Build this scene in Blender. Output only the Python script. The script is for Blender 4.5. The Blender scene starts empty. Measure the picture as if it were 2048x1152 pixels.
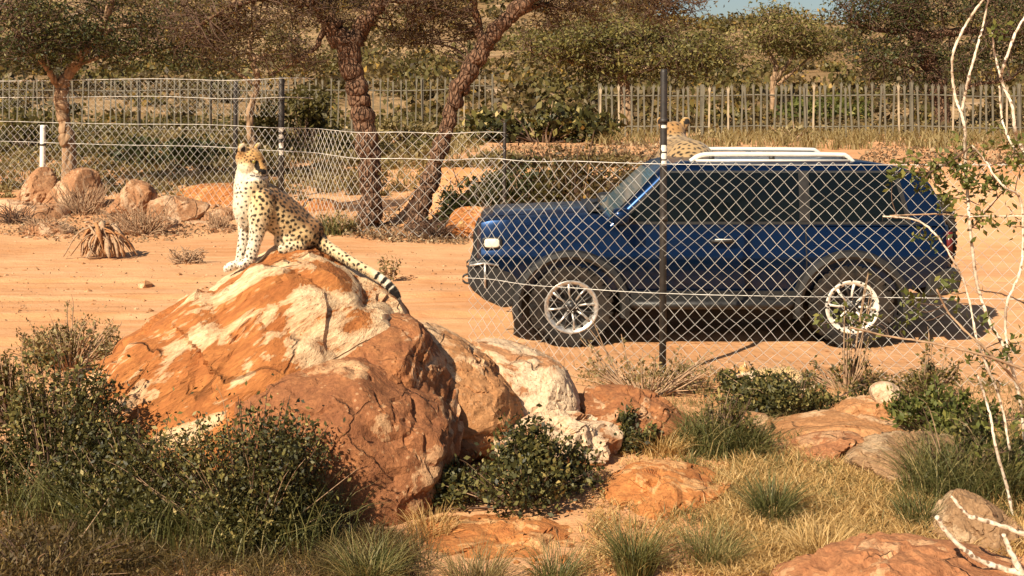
import bpy, bmesh, math, random
import numpy as np
from mathutils import Vector, Matrix, kdtree
R = math.radians
random.seed(7); RNG = np.random.default_rng(7)
scene = bpy.context.scene
COL = scene.collection

# ------------------------------------------------------------------ camera, sky, sun, exposure
FPX, HY, HC = 2472.0, 200.0, 2.41        # focal length in photo pixels, horizon row, eye height
cam_d = bpy.data.cameras.new('camera'); cam = bpy.data.objects.new('camera', cam_d); COL.objects.link(cam)
cam.location = (0, 0, HC); cam.rotation_euler = (R(90), 0, 0)
cam_d.sensor_width = 36; cam_d.lens = 36 * FPX / 2048
cam_d.shift_y = -(576 - HY) / 2048
cam_d.clip_start = 0.1; cam_d.clip_end = 3000
scene.camera = cam
SUN_DIR = Vector((-0.60, -0.80, 0.0)).normalized(); SUN_EL = R(39)
w = bpy.data.worlds.new('World'); scene.world = w; w.use_nodes = True
nt = w.node_tree; nt.nodes.clear()
sk = nt.nodes.new('ShaderNodeTexSky'); sk.sky_type = 'NISHITA'; sk.sun_disc = False
sk.sun_elevation = SUN_EL; sk.sun_rotation = math.atan2(SUN_DIR.x, SUN_DIR.y)
sk.dust_density = 1.2; sk.air_density = 1.0
bg = nt.nodes.new('ShaderNodeBackground'); bg.inputs[1].default_value = 0.05
ow = nt.nodes.new('ShaderNodeOutputWorld')
nt.links.new(sk.outputs[0], bg.inputs[0]); nt.links.new(bg.outputs[0], ow.inputs[0])
sd = bpy.data.lights.new('sun', 'SUN'); sd.energy = 5.0; sd.angle = R(0.5); sd.color = (1.0, 0.87, 0.67)
so = bpy.data.objects.new('sun', sd); COL.objects.link(so)
tos = Vector((SUN_DIR.x*math.cos(SUN_EL), SUN_DIR.y*math.cos(SUN_EL), math.sin(SUN_EL)))
so.rotation_euler = tos.to_track_quat('Z', 'Y').to_euler(); so.location = tos*50
vs = scene.view_settings; vs.view_transform = 'Standard'; vs.look = 'None'; vs.gamma = 1; vs.exposure = 0.72
vs.use_curve_mapping = False
scene.render.engine = 'CYCLES'
scene.cycles.max_bounces = 6; scene.cycles.transparent_max_bounces = 8
scene.cycles.use_denoising = True

# ------------------------------------------------------------------ helpers
def tag(o, label=None, cat=None, group=None, kind=None):
    if label: o['label'] = label
    if cat: o['category'] = cat
    if group: o['group'] = group
    if kind: o['kind'] = kind
    return o
def P(px, py, Y): return np.array([(px-1024)*Y/FPX, Y, HC-(py-HY)*Y/FPX])
def GY(py, z=0.0): return FPX*(HC-z)/(py-HY)          # distance of a ground point seen at row py
def G(px, py): return P(px, py, GY(py))
def sm(a, b, x):
    t = np.clip((x-a)/(b-a), 0, 1); return t*t*(3-2*t)
_perm = np.random.default_rng(3).permutation(4096)
_grad = np.random.default_rng(4).normal(size=(4096, 3)); _grad /= np.linalg.norm(_grad, axis=1)[:, None]
def noise3(p):
    p = np.asarray(p, float); i = np.floor(p).astype(int); f = p-i; u = f*f*f*(f*(f*6-15)+10)
    out = 0
    for dx in (0, 1):
        for dy in (0, 1):
            for dz in (0, 1):
                h = _perm[(_perm[(_perm[(i[:, 0]+dx) & 4095]+i[:, 1]+dy) & 4095]+i[:, 2]+dz) & 4095]
                g = _grad[h]; d = f-np.array([dx, dy, dz])
                wx = (u[:, 0] if dx else 1-u[:, 0])*(u[:, 1] if dy else 1-u[:, 1])*(u[:, 2] if dz else 1-u[:, 2])
                out = out+wx*(g*d).sum(1)
    return out
def fbm(p, o=4, g=0.5):
    a, s, f = 0, 1.0, 1.0
    for k in range(o):
        a = a+s*noise3(np.asarray(p)*f+k*17.3); s *= g; f *= 2.03
    return a
def n2(x, y, s=1.0, k=0.0):
    x = np.asarray(x, float); y = np.asarray(y, float); sh = np.broadcast(x, y).shape
    p = np.stack([np.broadcast_to(x*s, sh).ravel(), np.broadcast_to(y*s, sh).ravel(), np.full(int(np.prod(sh)) if sh else 1, k+0.37)], 1)
    r = noise3(p); return r.reshape(sh) if sh else float(r[0])

class MB:
    """collects vertices, faces and a per-vertex tint"""
    def __init__(s): s.v = []; s.q = []; s.t = []; s.c = []; s.n = 0
    def add(s, V, Q=None, T=None, tint=0.5):
        V = np.asarray(V, float).reshape(-1, 3)
        if Q is not None and len(Q): s.q.append(np.asarray(Q, int).reshape(-1, 4)+s.n)
        if T is not None and len(T): s.t.append(np.asarray(T, int).reshape(-1, 3)+s.n)
        s.v.append(V); s.c.append(np.broadcast_to(np.asarray(tint, float), (len(V),)).copy()); s.n += len(V)
        return s
    def tube(s, pts, rad, sides=6, tint=0.5, caps=True, squash=None):
        pts = np.asarray(pts, float); n = len(pts); rad = np.broadcast_to(np.asarray(rad, float), (n,))
        tg = np.gradient(pts, axis=0); tg /= np.linalg.norm(tg, axis=1)[:, None]+1e-9
        ref = np.array([0., 0, 1.]) if abs(tg[:, 2]).mean() < 0.8 else np.array([0., 1., 0])
        a = np.cross(tg, ref); a /= np.linalg.norm(a, axis=1)[:, None]+1e-9
        b = np.cross(a, tg)
        th = np.linspace(0, 2*math.pi, sides, endpoint=False)
        sx = 1.0 if squash is None else squash
        V = pts[:, None]+rad[:, None, None]*(np.cos(th)[None, :, None]*a[:, None]*sx+np.sin(th)[None, :, None]*b[:, None])
        i = np.arange(n-1)[:, None]*sides; j = np.arange(sides)[None]; j2 = (j+1) % sides
        Q = np.stack([i+j, i+j2, i+sides+j2, i+sides+j], -1).reshape(-1, 4)
        V = V.reshape(-1, 3); T = []
        if caps:
            V = np.vstack([V, pts[:1], pts[-1:]]); m = n*sides
            T = [(m, (k+1) % sides, k) for k in range(sides)]+[(m+1, (n-1)*sides+k, (n-1)*sides+(k+1) % sides) for k in range(sides)]
        return s.add(V, Q, T, tint)
    def box(s, c, d, rot=None, tint=0.5):
        c = np.asarray(c, float); h = np.asarray(d, float)/2
        V = np.array([[x, y, z] for x in (-1, 1) for y in (-1, 1) for z in (-1, 1)], float)*h
        if rot is not None: V = V@np.array(rot).T
        Q = [(0, 1, 3, 2), (4, 6, 7, 5), (0, 4, 5, 1), (2, 3, 7, 6), (0, 2, 6, 4), (1, 5, 7, 3)]
        return s.add(V+c, Q, None, tint)
    def ell(s, c, r, rot=None, sub=3):
        V, T = ico(sub); V = V*np.asarray(r, float)
        if rot is not None: V = V@np.array(rot).T
        return s.add(V+np.asarray(c), None, T)
    def prism(s, poly, y0, y1, tint=0.5):
        """polygon in (x,z) extruded along y (fan caps, convex enough)"""
        n = len(poly); V = [(x, y0, z) for x, z in poly]+[(x, y1, z) for x, z in poly]
        Q = [(i, (i+1) % n, n+(i+1) % n, n+i) for i in range(n)]
        cx = sum(p[0] for p in poly)/n; cz = sum(p[1] for p in poly)/n
        V += [(cx, y0, cz), (cx, y1, cz)]
        T = [(2*n, (i+1) % n, i) for i in range(n)]+[(2*n+1, n+i, n+(i+1) % n) for i in range(n)]
        return s.add(V, Q, T, tint)
    def grid(s, V, close=False, tint=0.5):
        V = np.asarray(V, float); a, b = V.shape[:2]
        i = np.arange(a-1)[:, None]*b; jn = b if close else b-1; j = np.arange(jn)[None]; j2 = (j+1) % b
        Q = np.stack([i+j, i+j2, i+b+j2, i+b+j], -1).reshape(-1, 4)
        return s.add(V.reshape(-1, 3), Q, None, tint)
    def mesh(s, name, smooth=True, origin=None):
        V = np.vstack(s.v); 
        if origin is not None: V = V-np.asarray(origin)
        q = np.vstack(s.q) if s.q else np.zeros((0, 4), int); t = np.vstack(s.t) if s.t else np.zeros((0, 3), int)
        me = bpy.data.meshes.new(name); me.vertices.add(len(V)); me.vertices.foreach_set('co', V.astype('f4').ravel())
        nl = len(q)*4+len(t)*3; me.loops.add(nl)
        me.loops.foreach_set('vertex_index', np.concatenate([q.ravel(), t.ravel()]).astype('i4'))
        me.polygons.add(len(q)+len(t))
        st = np.concatenate([np.arange(len(q))*4, len(q)*4+np.arange(len(t))*3]).astype('i4')
        me.polygons.foreach_set('loop_start', st)
        me.polygons.foreach_set('use_smooth', np.full(len(q)+len(t), smooth))
        at = me.attributes.new('tint', 'FLOAT', 'POINT'); at.data.foreach_set('value', np.concatenate(s.c).astype('f4'))
        me.update(calc_edges=True); me.validate()
        return me
    def build(s, name, mat, parent=None, smooth=True, origin=None, shade_angle=None):
        me = s.mesh(name, smooth, origin); me.materials.append(mat)
        o = bpy.data.objects.new(name, me); COL.objects.link(o)
        if parent is not None: o.parent = parent
        if origin is not None and parent is None: o.location = tuple(origin)
        if shade_angle: me.set_sharp_from_angle(angle=R(shade_angle))
        return o
_ico = {}
def ico(sub):
    if sub not in _ico:
        bm = bmesh.new(); bmesh.ops.create_icosphere(bm, subdivisions=sub, radius=1)
        bm.verts.ensure_lookup_table()
        _ico[sub] = (np.array([v.co[:] for v in bm.verts]), np.array([[v.index for v in f.verts] for f in bm.faces])); bm.free()
    return _ico[sub]
def empty(name, loc=(0, 0, 0)):
    o = bpy.data.objects.new(name, None); COL.objects.link(o); o.location = tuple(loc); o.empty_display_size = 0.1
    return o
def spline(pts, n=8):
    """Catmull-Rom through points (any dimension)"""
    p = np.asarray(pts, float)
    if len(p) < 3:
        t = np.linspace(0, 1, n)[:, None]; return p[0]*(1-t)+p[-1]*t
    q = np.vstack([2*p[0]-p[1], p, 2*p[-1]-p[-2]]); out = []
    for i in range(1, len(q)-2):
        t = np.linspace(0, 1, n, endpoint=False)[:, None]
        a, b, c, d = q[i-1], q[i], q[i+1], q[i+2]
        out.append(0.5*((2*b)+(-a+c)*t+(2*a-5*b+4*c-d)*t**2+(-a+3*b-3*c+d)*t**3))
    return np.vstack(out+[p[-1:]])

# ------------------------------------------------------------------ materials
class NM:
    def __init__(s, name):
        s.m = bpy.data.materials.new(name); s.m.use_nodes = True; s.t = s.m.node_tree; s.t.nodes.clear()
        s.out = s.t.nodes.new('ShaderNodeOutputMaterial'); s.co = s.t.nodes.new('ShaderNodeTexCoord')
    def n(s, typ, **k):
        nd = s.t.nodes.new(typ)
        for a, b in k.items():
            if a.startswith('i_'): nd.inputs[a[2:].replace('_', ' ')].default_value = b
            else: setattr(nd, a, b)
        return nd
    def l(s, a, b): s.t.links.new(a, b); return s
    def noise(s, scale, detail=4, rough=0.55, dist=0.0, vec=None, coord='Object'):
        nd = s.n('ShaderNodeTexNoise'); nd.inputs['Scale'].default_value = scale; nd.inputs['Detail'].default_value = detail
        nd.inputs['Roughness'].default_value = rough; nd.inputs['Distortion'].default_value = dist
        s.l(vec if vec is not None else s.co.outputs[coord], nd.inputs['Vector']); return nd.outputs['Fac']
    def vor(s, scale, feature='F1', vec=None, out='Distance', rand=1.0):
        nd = s.n('ShaderNodeTexVoronoi', feature=feature); nd.inputs['Scale'].default_value = scale
        nd.inputs['Randomness'].default_value = rand
        s.l(vec if vec is not None else s.co.outputs['Object'], nd.inputs['Vector']); return nd.outputs[out]
    def ramp(s, fac, stops, interp='LINEAR'):
        nd = s.n('ShaderNodeValToRGB'); cr = nd.color_ramp; cr.interpolation = interp
        while len(cr.elements) < len(stops): cr.elements.new(0.5)
        for e, (p, c) in zip(cr.elements, stops):
            e.position = p; e.color = (c, c, c, 1) if isinstance(c, (int, float)) else (*c, 1)
        s.l(fac, nd.inputs['Fac']); return nd.outputs['Color']
    def mix(s, fac, a, b, mode='MIX'):
        nd = s.n('ShaderNodeMix', data_type='RGBA', blend_type=mode)
        for v, k in ((fac, 0), (a, 6), (b, 7)):
            if isinstance(v, (int, float)): nd.inputs[k].default_value = v if k == 0 else (v, v, v, 1)
            elif isinstance(v, tuple): nd.inputs[k].default_value = (*v, 1)
            else: s.l(v, nd.inputs[k])
        return nd.outputs[2]
    def math(s, op, a, b=0.5):
        nd = s.n('ShaderNodeMath', operation=op)
        for v, k in ((a, 0), (b, 1)):
            if isinstance(v, (int, float)): nd.inputs[k].default_value = v
            else: s.l(v, nd.inputs[k])
        return nd.outputs[0]
    def attr(s, name, out='Fac'):
        nd = s.n('ShaderNodeAttribute'); nd.attribute_name = name; return nd.outputs[out]
    def bump(s, h, strength=0.5, dist=0.02, normal=None):
        nd = s.n('ShaderNodeBump'); nd.inputs['Strength'].default_value = strength; nd.inputs['Distance'].default_value = dist
        s.l(h, nd.inputs['Height'])
        if normal is not None: s.l(normal, nd.inputs['Normal'])
        return nd.outputs[0]
    def pbr(s, col, rough=0.8, normal=None, metal=0.0, spec=0.5, **k):
        nd = s.n('ShaderNodeBsdfPrincipled')
        for v, key in ((col, 'Base Color'), (rough, 'Roughness'), (metal, 'Metallic'), (spec, 'Specular IOR Level')):
            if isinstance(v, tuple): nd.inputs[key].default_value = (*v, 1)
            elif isinstance(v, (int, float)): nd.inputs[key].default_value = v
            else: s.l(v, nd.inputs[key])
        for a, b in k.items(): nd.inputs[a.replace('_', ' ')].default_value = b
        if normal is not None: s.l(normal, nd.inputs['Normal'])
        s.l(nd.outputs[0], s.out.inputs['Surface']); return nd

def rock_mat(name, base, dark, cream, amt=0.5, sc=1.0, speck=0.5, seed=0.0, streak=(1, 1, 1), weather=0.0, dip=0.0):
    m = NM(name)
    mp = m.n('ShaderNodeMapping', vector_type='TEXTURE'); mp.inputs['Rotation'].default_value = (0, dip, 0); mp.inputs['Location'].default_value = (seed*3.1, seed*1.7, seed*2.3); mp.inputs['Scale'].default_value = tuple(1/x for x in streak)
    m.l(m.co.outputs['Object'], mp.inputs['Vector']); v = mp.outputs[0]
    big = m.noise(1.6*sc, 5, 0.6, 0.8, v); mid = m.noise(5*sc, 6, 0.65, 0.6, v); fine = m.noise(28*sc, 5, 0.7, 0.3, v)
    c = m.mix(m.ramp(mid, [(0.35, 0.0), (0.68, 1.0)]), dark, base)
    c = m.mix(m.ramp(fine, [(0.40, 0.55), (0.62, 0.0)]), c, tuple(x*0.55 for x in dark))
    # bare pale patches with crisp flaked edges
    pm = m.math('ADD', m.math('MULTIPLY', big, 0.72), m.math('MULTIPLY', mid, 0.28))
    if weather:      # bare, bleached stone gathers on the high ground of the rock
        sx = m.n('ShaderNodeSeparateXYZ'); m.l(m.co.outputs['Object'], sx.inputs[0]); pm = m.math('ADD', pm, m.math('MULTIPLY', m.math('SUBTRACT', sx.outputs[2], 0.95), weather))
    lo = 0.66-0.30*amt
    patch = m.ramp(pm, [(lo, 0.0), (lo+0.012, 0.5), (lo+0.075, 1.0)])
    cr2 = m.mix(m.ramp(fine, [(0.35, 0.0), (0.65, 1.0)]), tuple(x*0.78 for x in cream), cream)
    c = m.mix(m.math('MULTIPLY', patch, m.ramp(fine, [(0.3, 0.55), (0.6, 0.95)])), c, cr2)
    # lichen / pits
    sp = m.vor(34*sc, 'F1', v); spm = m.noise(3.2*sc, 3, 0.5, 0, v)
    spk = m.math('MULTIPLY', m.ramp(sp, [(0.16, 1.0), (0.24, 0.0)]), m.ramp(spm, [(0.46, 0.0), (0.58, 1.0)]))
    c = m.mix(m.math('MULTIPLY', spk, speck), c, tuple(x*0.3 for x in dark))
    lich = m.math('MULTIPLY', m.ramp(m.vor(17*sc, 'F1', v), [(0.20, 1.0), (0.27, 0.0)]), m.ramp(m.noise(2.3*sc, 3, 0.5, 0, v), [(0.5, 0.0), (0.6, 1.0)]))
    c = m.mix(m.math('MULTIPLY', lich, 0.6*speck), c, cream)
    # hair cracks
    wv = m.n('ShaderNodeMix', data_type='VECTOR'); wv.inputs[0].default_value = 0.16
    nz = m.n('ShaderNodeTexNoise'); nz.inputs['Scale'].default_value = 3.0*sc; nz.inputs['Detail'].default_value = 5
    m.l(v, nz.inputs['Vector']); m.l(v, wv.inputs[4]); m.l(nz.outputs['Color'], wv.inputs[5])
    cr = m.vor(1.5*sc, 'DISTANCE_TO_EDGE', wv.outputs[1])
    gate = m.ramp(m.noise(1.9*sc, 2, 0.5, 0, v), [(0.48, 0.0), (0.58, 1.0)])
    crk = m.math('MULTIPLY', m.ramp(cr, [(0.003, 1.0), (0.013, 0.0)]), gate)
    c = m.mix(m.math('MULTIPLY', crk, 0.6), c, tuple(x*0.22 for x in dark))
    h = m.math('ADD', m.math('MULTIPLY', mid, 1.0), m.math('MULTIPLY', fine, 0.5))
    h = m.math('SUBTRACT', h, m.math('MULTIPLY', crk, 0.9)); h = m.math('ADD', h, m.math('MULTIPLY', patch, 0.16))
    h = m.math('SUBTRACT', h, m.math('MULTIPLY', spk, 0.15))
    m.pbr(c, 0.9, m.bump(h, 0.75, 0.045/sc), spec=0.25); return m.m
def leaf_mat(name, stops, trans=0.3, rough=0.55):
    m = NM(name); c = m.ramp(m.attr('tint'), stops)
    b = m.n('ShaderNodeBsdfPrincipled'); b.inputs['Roughness'].default_value = rough; b.inputs['Specular IOR Level'].default_value = 0.35; m.l(c, b.inputs['Base Color'])
    t = m.n('ShaderNodeBsdfTranslucent'); m.l(m.mix(1.0, c, (1.0, 1.0, 0.55), 'MULTIPLY'), t.inputs['Color'])
    x = m.n('ShaderNodeMixShader'); x.inputs[0].default_value = trans; m.l(b.outputs[0], x.inputs[1]); m.l(t.outputs[0], x.inputs[2])
    m.l(x.outputs[0], m.out.inputs['Surface']); return m.m
def bark_mat(name, a, b, sc=9.0, str_=0.9, stretch=0.35):
    m = NM(name); mp = m.n('ShaderNodeMapping'); mp.inputs['Scale'].default_value = (1, 1, stretch); m.l(m.co.outputs['Object'], mp.inputs['Vector'])
    pl = m.vor(sc, 'DISTANCE_TO_EDGE', mp.outputs[0]); nz = m.noise(sc*2.2, 5, 0.65, 0.4, mp.outputs[0])
    c = m.mix(m.ramp(nz, [(0.35, 0.0), (0.65, 1.0)]), a, b); c = m.mix(m.math('MULTIPLY', m.ramp(pl, [(0.02, 0.8), (0.14, 0.0)]), m.ramp(m.noise(sc*0.5, 3), [(0.4, 0.2), (0.6, 1.0)])), c, tuple(x*0.35 for x in a))
    h = m.math('ADD', m.ramp(pl, [(0.0, 0.0), (0.2, 1.0)]), m.math('MULTIPLY', nz, 0.7))
    m.pbr(c, 0.92, m.bump(h, str_, 0.05), spec=0.2); return m.m
def simple(name, col, rough=0.6, metal=0.0, nz=0.25, sc=12.0, bump=0.1, **k):
    m = NM(name); f = m.noise(sc, 5, 0.6)
    c = m.mix(m.ramp(f, [(0.3, 0.0), (0.7, 1.0)]), tuple(x*(1-nz) for x in col), tuple(min(1, x*(1+nz)) for x in col))
    m.pbr(c, rough, m.bump(f, bump, 0.01), metal, **k); return m.m

M = {}
# sand
m = NM('sand'); big = m.noise(0.35, 5, 0.6, 0.5); mid = m.noise(2.2, 6, 0.65, 0.3); fin = m.noise(30, 4, 0.7)
mp = m.n('ShaderNodeMapping'); mp.inputs['Scale'].default_value = (0.5, 3.2, 1); m.l(m.co.outputs['Object'], mp.inputs['Vector'])
strk = m.noise(1.4, 5, 0.6, 0.6, mp.outputs[0])
c = m.mix(m.ramp(big, [(0.35, 0.0), (0.65, 1.0)]), (0.50, 0.235, 0.098), (0.63, 0.345, 0.168))
c = m.mix(m.ramp(strk, [(0.42, 0.0), (0.70, 0.55)]), c, (0.68, 0.41, 0.235))
c = m.mix(m.ramp(mid, [(0.55, 0.0), (0.78, 0.6)]), c, (0.42, 0.18, 0.075))
c = m.mix(m.ramp(fin, [(0.58, 0.0), (0.75, 0.5)]), c, (0.33, 0.15, 0.07))
peb = m.ramp(m.vor(9, 'F1'), [(0.06, 1.0), (0.10, 0.0)]); pg = m.ramp(m.noise(1.1, 3), [(0.55, 0.0), (0.62, 1.0)])
c = m.mix(m.math('MULTIPLY', peb, pg), c, (0.22, 0.12, 0.07))
h = m.math('ADD', m.math('MULTIPLY', mid, 0.9), m.math('MULTIPLY', fin, 0.25)); h = m.math('ADD', h, m.math('MULTIPLY', strk, 0.8))
m.pbr(c, 0.95, m.bump(h, 0.6, 0.06), spec=0.15); M['sand'] = m.m
# hillside
m = NM('hill_soil'); a = m.noise(0.06, 6, 0.65, 0.6); b = m.noise(0.5, 6, 0.7, 0.4)
c = m.mix(m.ramp(a, [(0.38, 0.0), (0.62, 1.0)]), (0.25, 0.15, 0.07), (0.40, 0.26, 0.135)); c = m.mix(m.ramp(b, [(0.45, 0.0), (0.7, 0.85)]), c, (0.10, 0.075, 0.03))
c = m.mix(m.ramp(m.noise(0.18, 4, 0.6), [(0.60, 0.0), (0.68, 0.8)]), c, (0.46, 0.33, 0.22))
m.pbr(c, 0.95, m.bump(b, 0.8, 0.6), spec=0.1); M['hill'] = m.m
OR, DK, CR = (0.50, 0.195, 0.06), (0.30, 0.105, 0.035), (0.78, 0.56, 0.34)
M['rock_main'] = rock_mat('rock_main', (0.54, 0.215, 0.062), (0.37, 0.125, 0.036), (0.82, 0.60, 0.36), 0.47, 1.0, 0.4, 3.0, (0.42, 1.0, 1.7), 0.08, R(-36))
M['rock_brown'] = rock_mat('rock_brown', (0.40, 0.165, 0.065), (0.25, 0.095, 0.04), (0.62, 0.38, 0.20), 0.30, 1.5, 0.7, 2.0)
M['rock_mid'] = rock_mat('rock_mid', (0.43, 0.185, 0.07), (0.28, 0.105, 0.042), (0.70, 0.46, 0.27), 0.40, 1.3, 0.6, 3.5)
M['rock_pale'] = rock_mat('rock_pale', (0.56, 0.30, 0.14), (0.40, 0.18, 0.08), (0.78, 0.58, 0.38), 0.62, 1.5, 0.7, 5.0)
M['rock_tan'] = rock_mat('rock_tan', (0.56, 0.29, 0.13), (0.42, 0.19, 0.075), (0.72, 0.48, 0.28), 0.5, 1.2, 0.3, 8.0)
M['rock_orange'] = rock_mat('rock_orange', (0.56, 0.24, 0.075), (0.42, 0.15, 0.045), (0.72, 0.42, 0.19), 0.42, 1.6, 0.35, 11.0)
M['rock_red'] = rock_mat('rock_red', (0.50, 0.23, 0.10), (0.35, 0.14, 0.06), (0.64, 0.38, 0.20), 0.36, 1.4, 0.3, 14.0)
M['rock_grey'] = rock_mat('rock_grey', (0.42, 0.25, 0.13), (0.28, 0.16, 0.08), (0.54, 0.37, 0.22), 0.45, 1.8, 0.6, 17.0)
M['rock_far'] = rock_mat('rock_far', (0.50, 0.27, 0.135), (0.36, 0.17, 0.08), (0.64, 0.43, 0.27), 0.5, 0.8, 0.5, 21.0)
M['bark'] = bark_mat('bark', (0.09, 0.047, 0.028), (0.31, 0.175, 0.105), 13.0, 1.0, 0.42)
M['bark_far'] = bark_mat('bark_far', (0.26, 0.15, 0.08), (0.42, 0.28, 0.17), 5.0, 0.6)
M['twig'] = simple('twig', (0.10, 0.055, 0.033), 0.9, 0, 0.4, 20)
M['dry_twig'] = simple('dry_twig', (0.36, 0.23, 0.135), 0.9, 0, 0.45, 25)
m = NM('pale_bark'); f = m.noise(30, 4, 0.6); k = m.vor(26, 'F1')
c = m.mix(m.ramp(f, [(0.35, 0.0), (0.65, 1.0)]), (0.46, 0.34, 0.23), (0.80, 0.70, 0.56)); c = m.mix(m.ramp(k, [(0.20, 0.9), (0.32, 0.0)]), c, (0.16, 0.09, 0.05))
m.pbr(c, 0.85, m.bump(f, 0.4, 0.01)); M['pale_bark'] = m.m
M['leaf_dark'] = leaf_mat('leaf_dark', [(0.0, (0.016, 0.020, 0.006)), (0.5, (0.045, 0.052, 0.013)), (0.85, (0.10, 0.098, 0.024)), (1.0, (0.20, 0.165, 0.05))], 0.22)
M['leaf_bush'] = leaf_mat('leaf_bush', [(0.0, (0.016, 0.017, 0.005)), (0.45, (0.058, 0.056, 0.015)), (0.75, (0.17, 0.145, 0.040)), (1.0, (0.42, 0.31, 0.11))], 0.13)
M['leaf_acacia'] = leaf_mat('leaf_acacia', [(0.0, (0.05, 0.046, 0.014)), (0.5, (0.13, 0.115, 0.032)), (0.85, (0.22, 0.185, 0.055)), (1.0, (0.32, 0.25, 0.08))], 0.3)
M['leaf_olive'] = leaf_mat('leaf_olive', [(0.0, (0.055, 0.042, 0.014)), (0.5, (0.12, 0.10, 0.028)), (0.85, (0.19, 0.15, 0.045)), (1.0, (0.32, 0.20, 0.05))], 0.3)
M['leaf_brown'] = leaf_mat('leaf_brown', [(0.0, (0.045, 0.029, 0.012)), (0.5, (0.125, 0.085, 0.032)), (0.85, (0.22, 0.155, 0.055)), (1.0, (0.44, 0.27, 0.06))], 0.3)
M['leaf_dry'] = leaf_mat('leaf_dry', [(0.0, (0.13, 0.085, 0.03)), (0.5, (0.24, 0.18, 0.07)), (0.85, (0.34, 0.26, 0.12)), (1.0, (0.45, 0.34, 0.18))], 0.25)
M['leaf_fresh'] = leaf_mat('leaf_fresh', [(0.0, (0.05, 0.06, 0.014)), (0.5, (0.12, 0.135, 0.03)), (1.0, (0.30, 0.27, 0.07))], 0.35)
M['grass_gold'] = leaf_mat('grass_gold', [(0.0, (0.28, 0.155, 0.05)), (0.5, (0.54, 0.34, 0.125)), (1.0, (0.74, 0.54, 0.26))], 0.3)
M['grass_green'] = leaf_mat('grass_green', [(0.0, (0.05, 0.056, 0.016)), (0.5, (0.12, 0.12, 0.035)), (0.8, (0.22, 0.19, 0.07)), (1.0, (0.42, 0.31, 0.13))], 0.3)
M['litter'] = leaf_mat('litter', [(0.0, (0.05, 0.033, 0.02)), (0.5, (0.20, 0.125, 0.065)), (1.0, (0.50, 0.38, 0.23))], 0.1, 0.8)
# wire, posts
m = NM('galvanised_wire'); f = m.noise(8, 3); m.pbr(m.mix(m.ramp(f, [(0.35, 0.0), (0.65, 1.0)]), (0.46, 0.43, 0.38), (0.78, 0.74, 0.67)), 0.45, None, 0.2); M['wire'] = m.m
M['post'] = simple('post_paint', (0.028, 0.022, 0.018), 0.55, 0.0, 0.5, 14, 0.2)
M['white_paint'] = simple('white_paint', (0.78, 0.72, 0.62), 0.6, 0, 0.12, 40)
M['palisade'] = simple('palisade_steel', (0.155, 0.135, 0.095), 0.7, 0.1, 0.45, 1.2, 0.1)
M['palisade_pale'] = simple('palisade_pale', (0.42, 0.33, 0.22), 0.7, 0.1, 0.5, 1.1, 0.1)
# car
m = NM('blue_paint'); fl = m.noise(900, 2); dst = m.noise(2.6, 5, 0.6)
c = m.mix(m.ramp(fl, [(0.4, 0.0), (0.7, 1.0)]), (0.003, 0.018, 0.060), (0.0042, 0.025, 0.080))
sx = m.n('ShaderNodeSeparateXYZ'); m.l(m.co.outputs['Object'], sx.inputs[0]); low = m.math('MULTIPLY', m.ramp(sx.outputs[2], [(0.50, 1.0), (0.80, 0.0)]), m.ramp(m.noise(9, 5, 0.7), [(0.42, 0.0), (0.7, 0.4)])); c = m.mix(low, c, (0.10, 0.075, 0.05))
m.pbr(c, m.ramp(dst, [(0.35, 0.22), (0.7, 0.36)]), None, 0.75, 0.4, Coat_Weight=0.3, Coat_Roughness=0.05); M['paint'] = m.m
M['plastic'] = simple('black_plastic', (0.018, 0.017, 0.016), 0.5, 0, 0.3, 30, 0.15)
M['underbody'] = simple('underbody', (0.014, 0.012, 0.011), 0.85, 0, 0.4, 9)
m = NM('tyre_rubber'); d = m.noise(7, 5, 0.65); c = m.mix(m.ramp(d, [(0.42, 0.0), (0.72, 0.8)]), (0.014, 0.012, 0.011), (0.06, 0.042, 0.028)); m.pbr(c, 0.85, m.bump(d, 0.3, 0.01), spec=0.25); M['rubber'] = m.m
M['alloy'] = simple('alloy', (0.58, 0.55, 0.50), 0.34, 0.7, 0.45, 22)
M['alloy_dark'] = simple('alloy_dark', (0.035, 0.032, 0.03), 0.45, 0.4, 0.3, 15)
m = NM('spotted_alloy'); k = m.vor(26, 'F1'); c = m.mix(m.ramp(k, [(0.30, 1.0), (0.36, 0.0)]), (0.80, 0.75, 0.64), (0.02, 0.016, 0.013)); m.pbr(c, 0.4, None, 0.15); M['spotted_alloy'] = m.m
m = NM('dark_glass'); m.pbr((0.003, 0.005, 0.006), 0.04, None, 0.0, 0.2); M['glass'] = m.m
m = NM('windscreen_glass'); m.pbr((0.06, 0.15, 0.22), 0.03, None, 0.3, 0.8); M['windscreen'] = m.m  # blue base colour stands in for reflected sky
M['rail'] = simple('roof_rail', (0.80, 0.76, 0.68), 0.35, 0.2, 0.1, 10)
m = NM('lamp_lens'); m.pbr((0.85, 0.78, 0.62), 0.1, None, 0.0, 0.7); M['lamp'] = m.m
M['amber'] = simple('amber_lens', (0.7, 0.25, 0.03), 0.2); M['red_lens'] = simple('red_lens', (0.10, 0.012, 0.01), 0.2)
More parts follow.
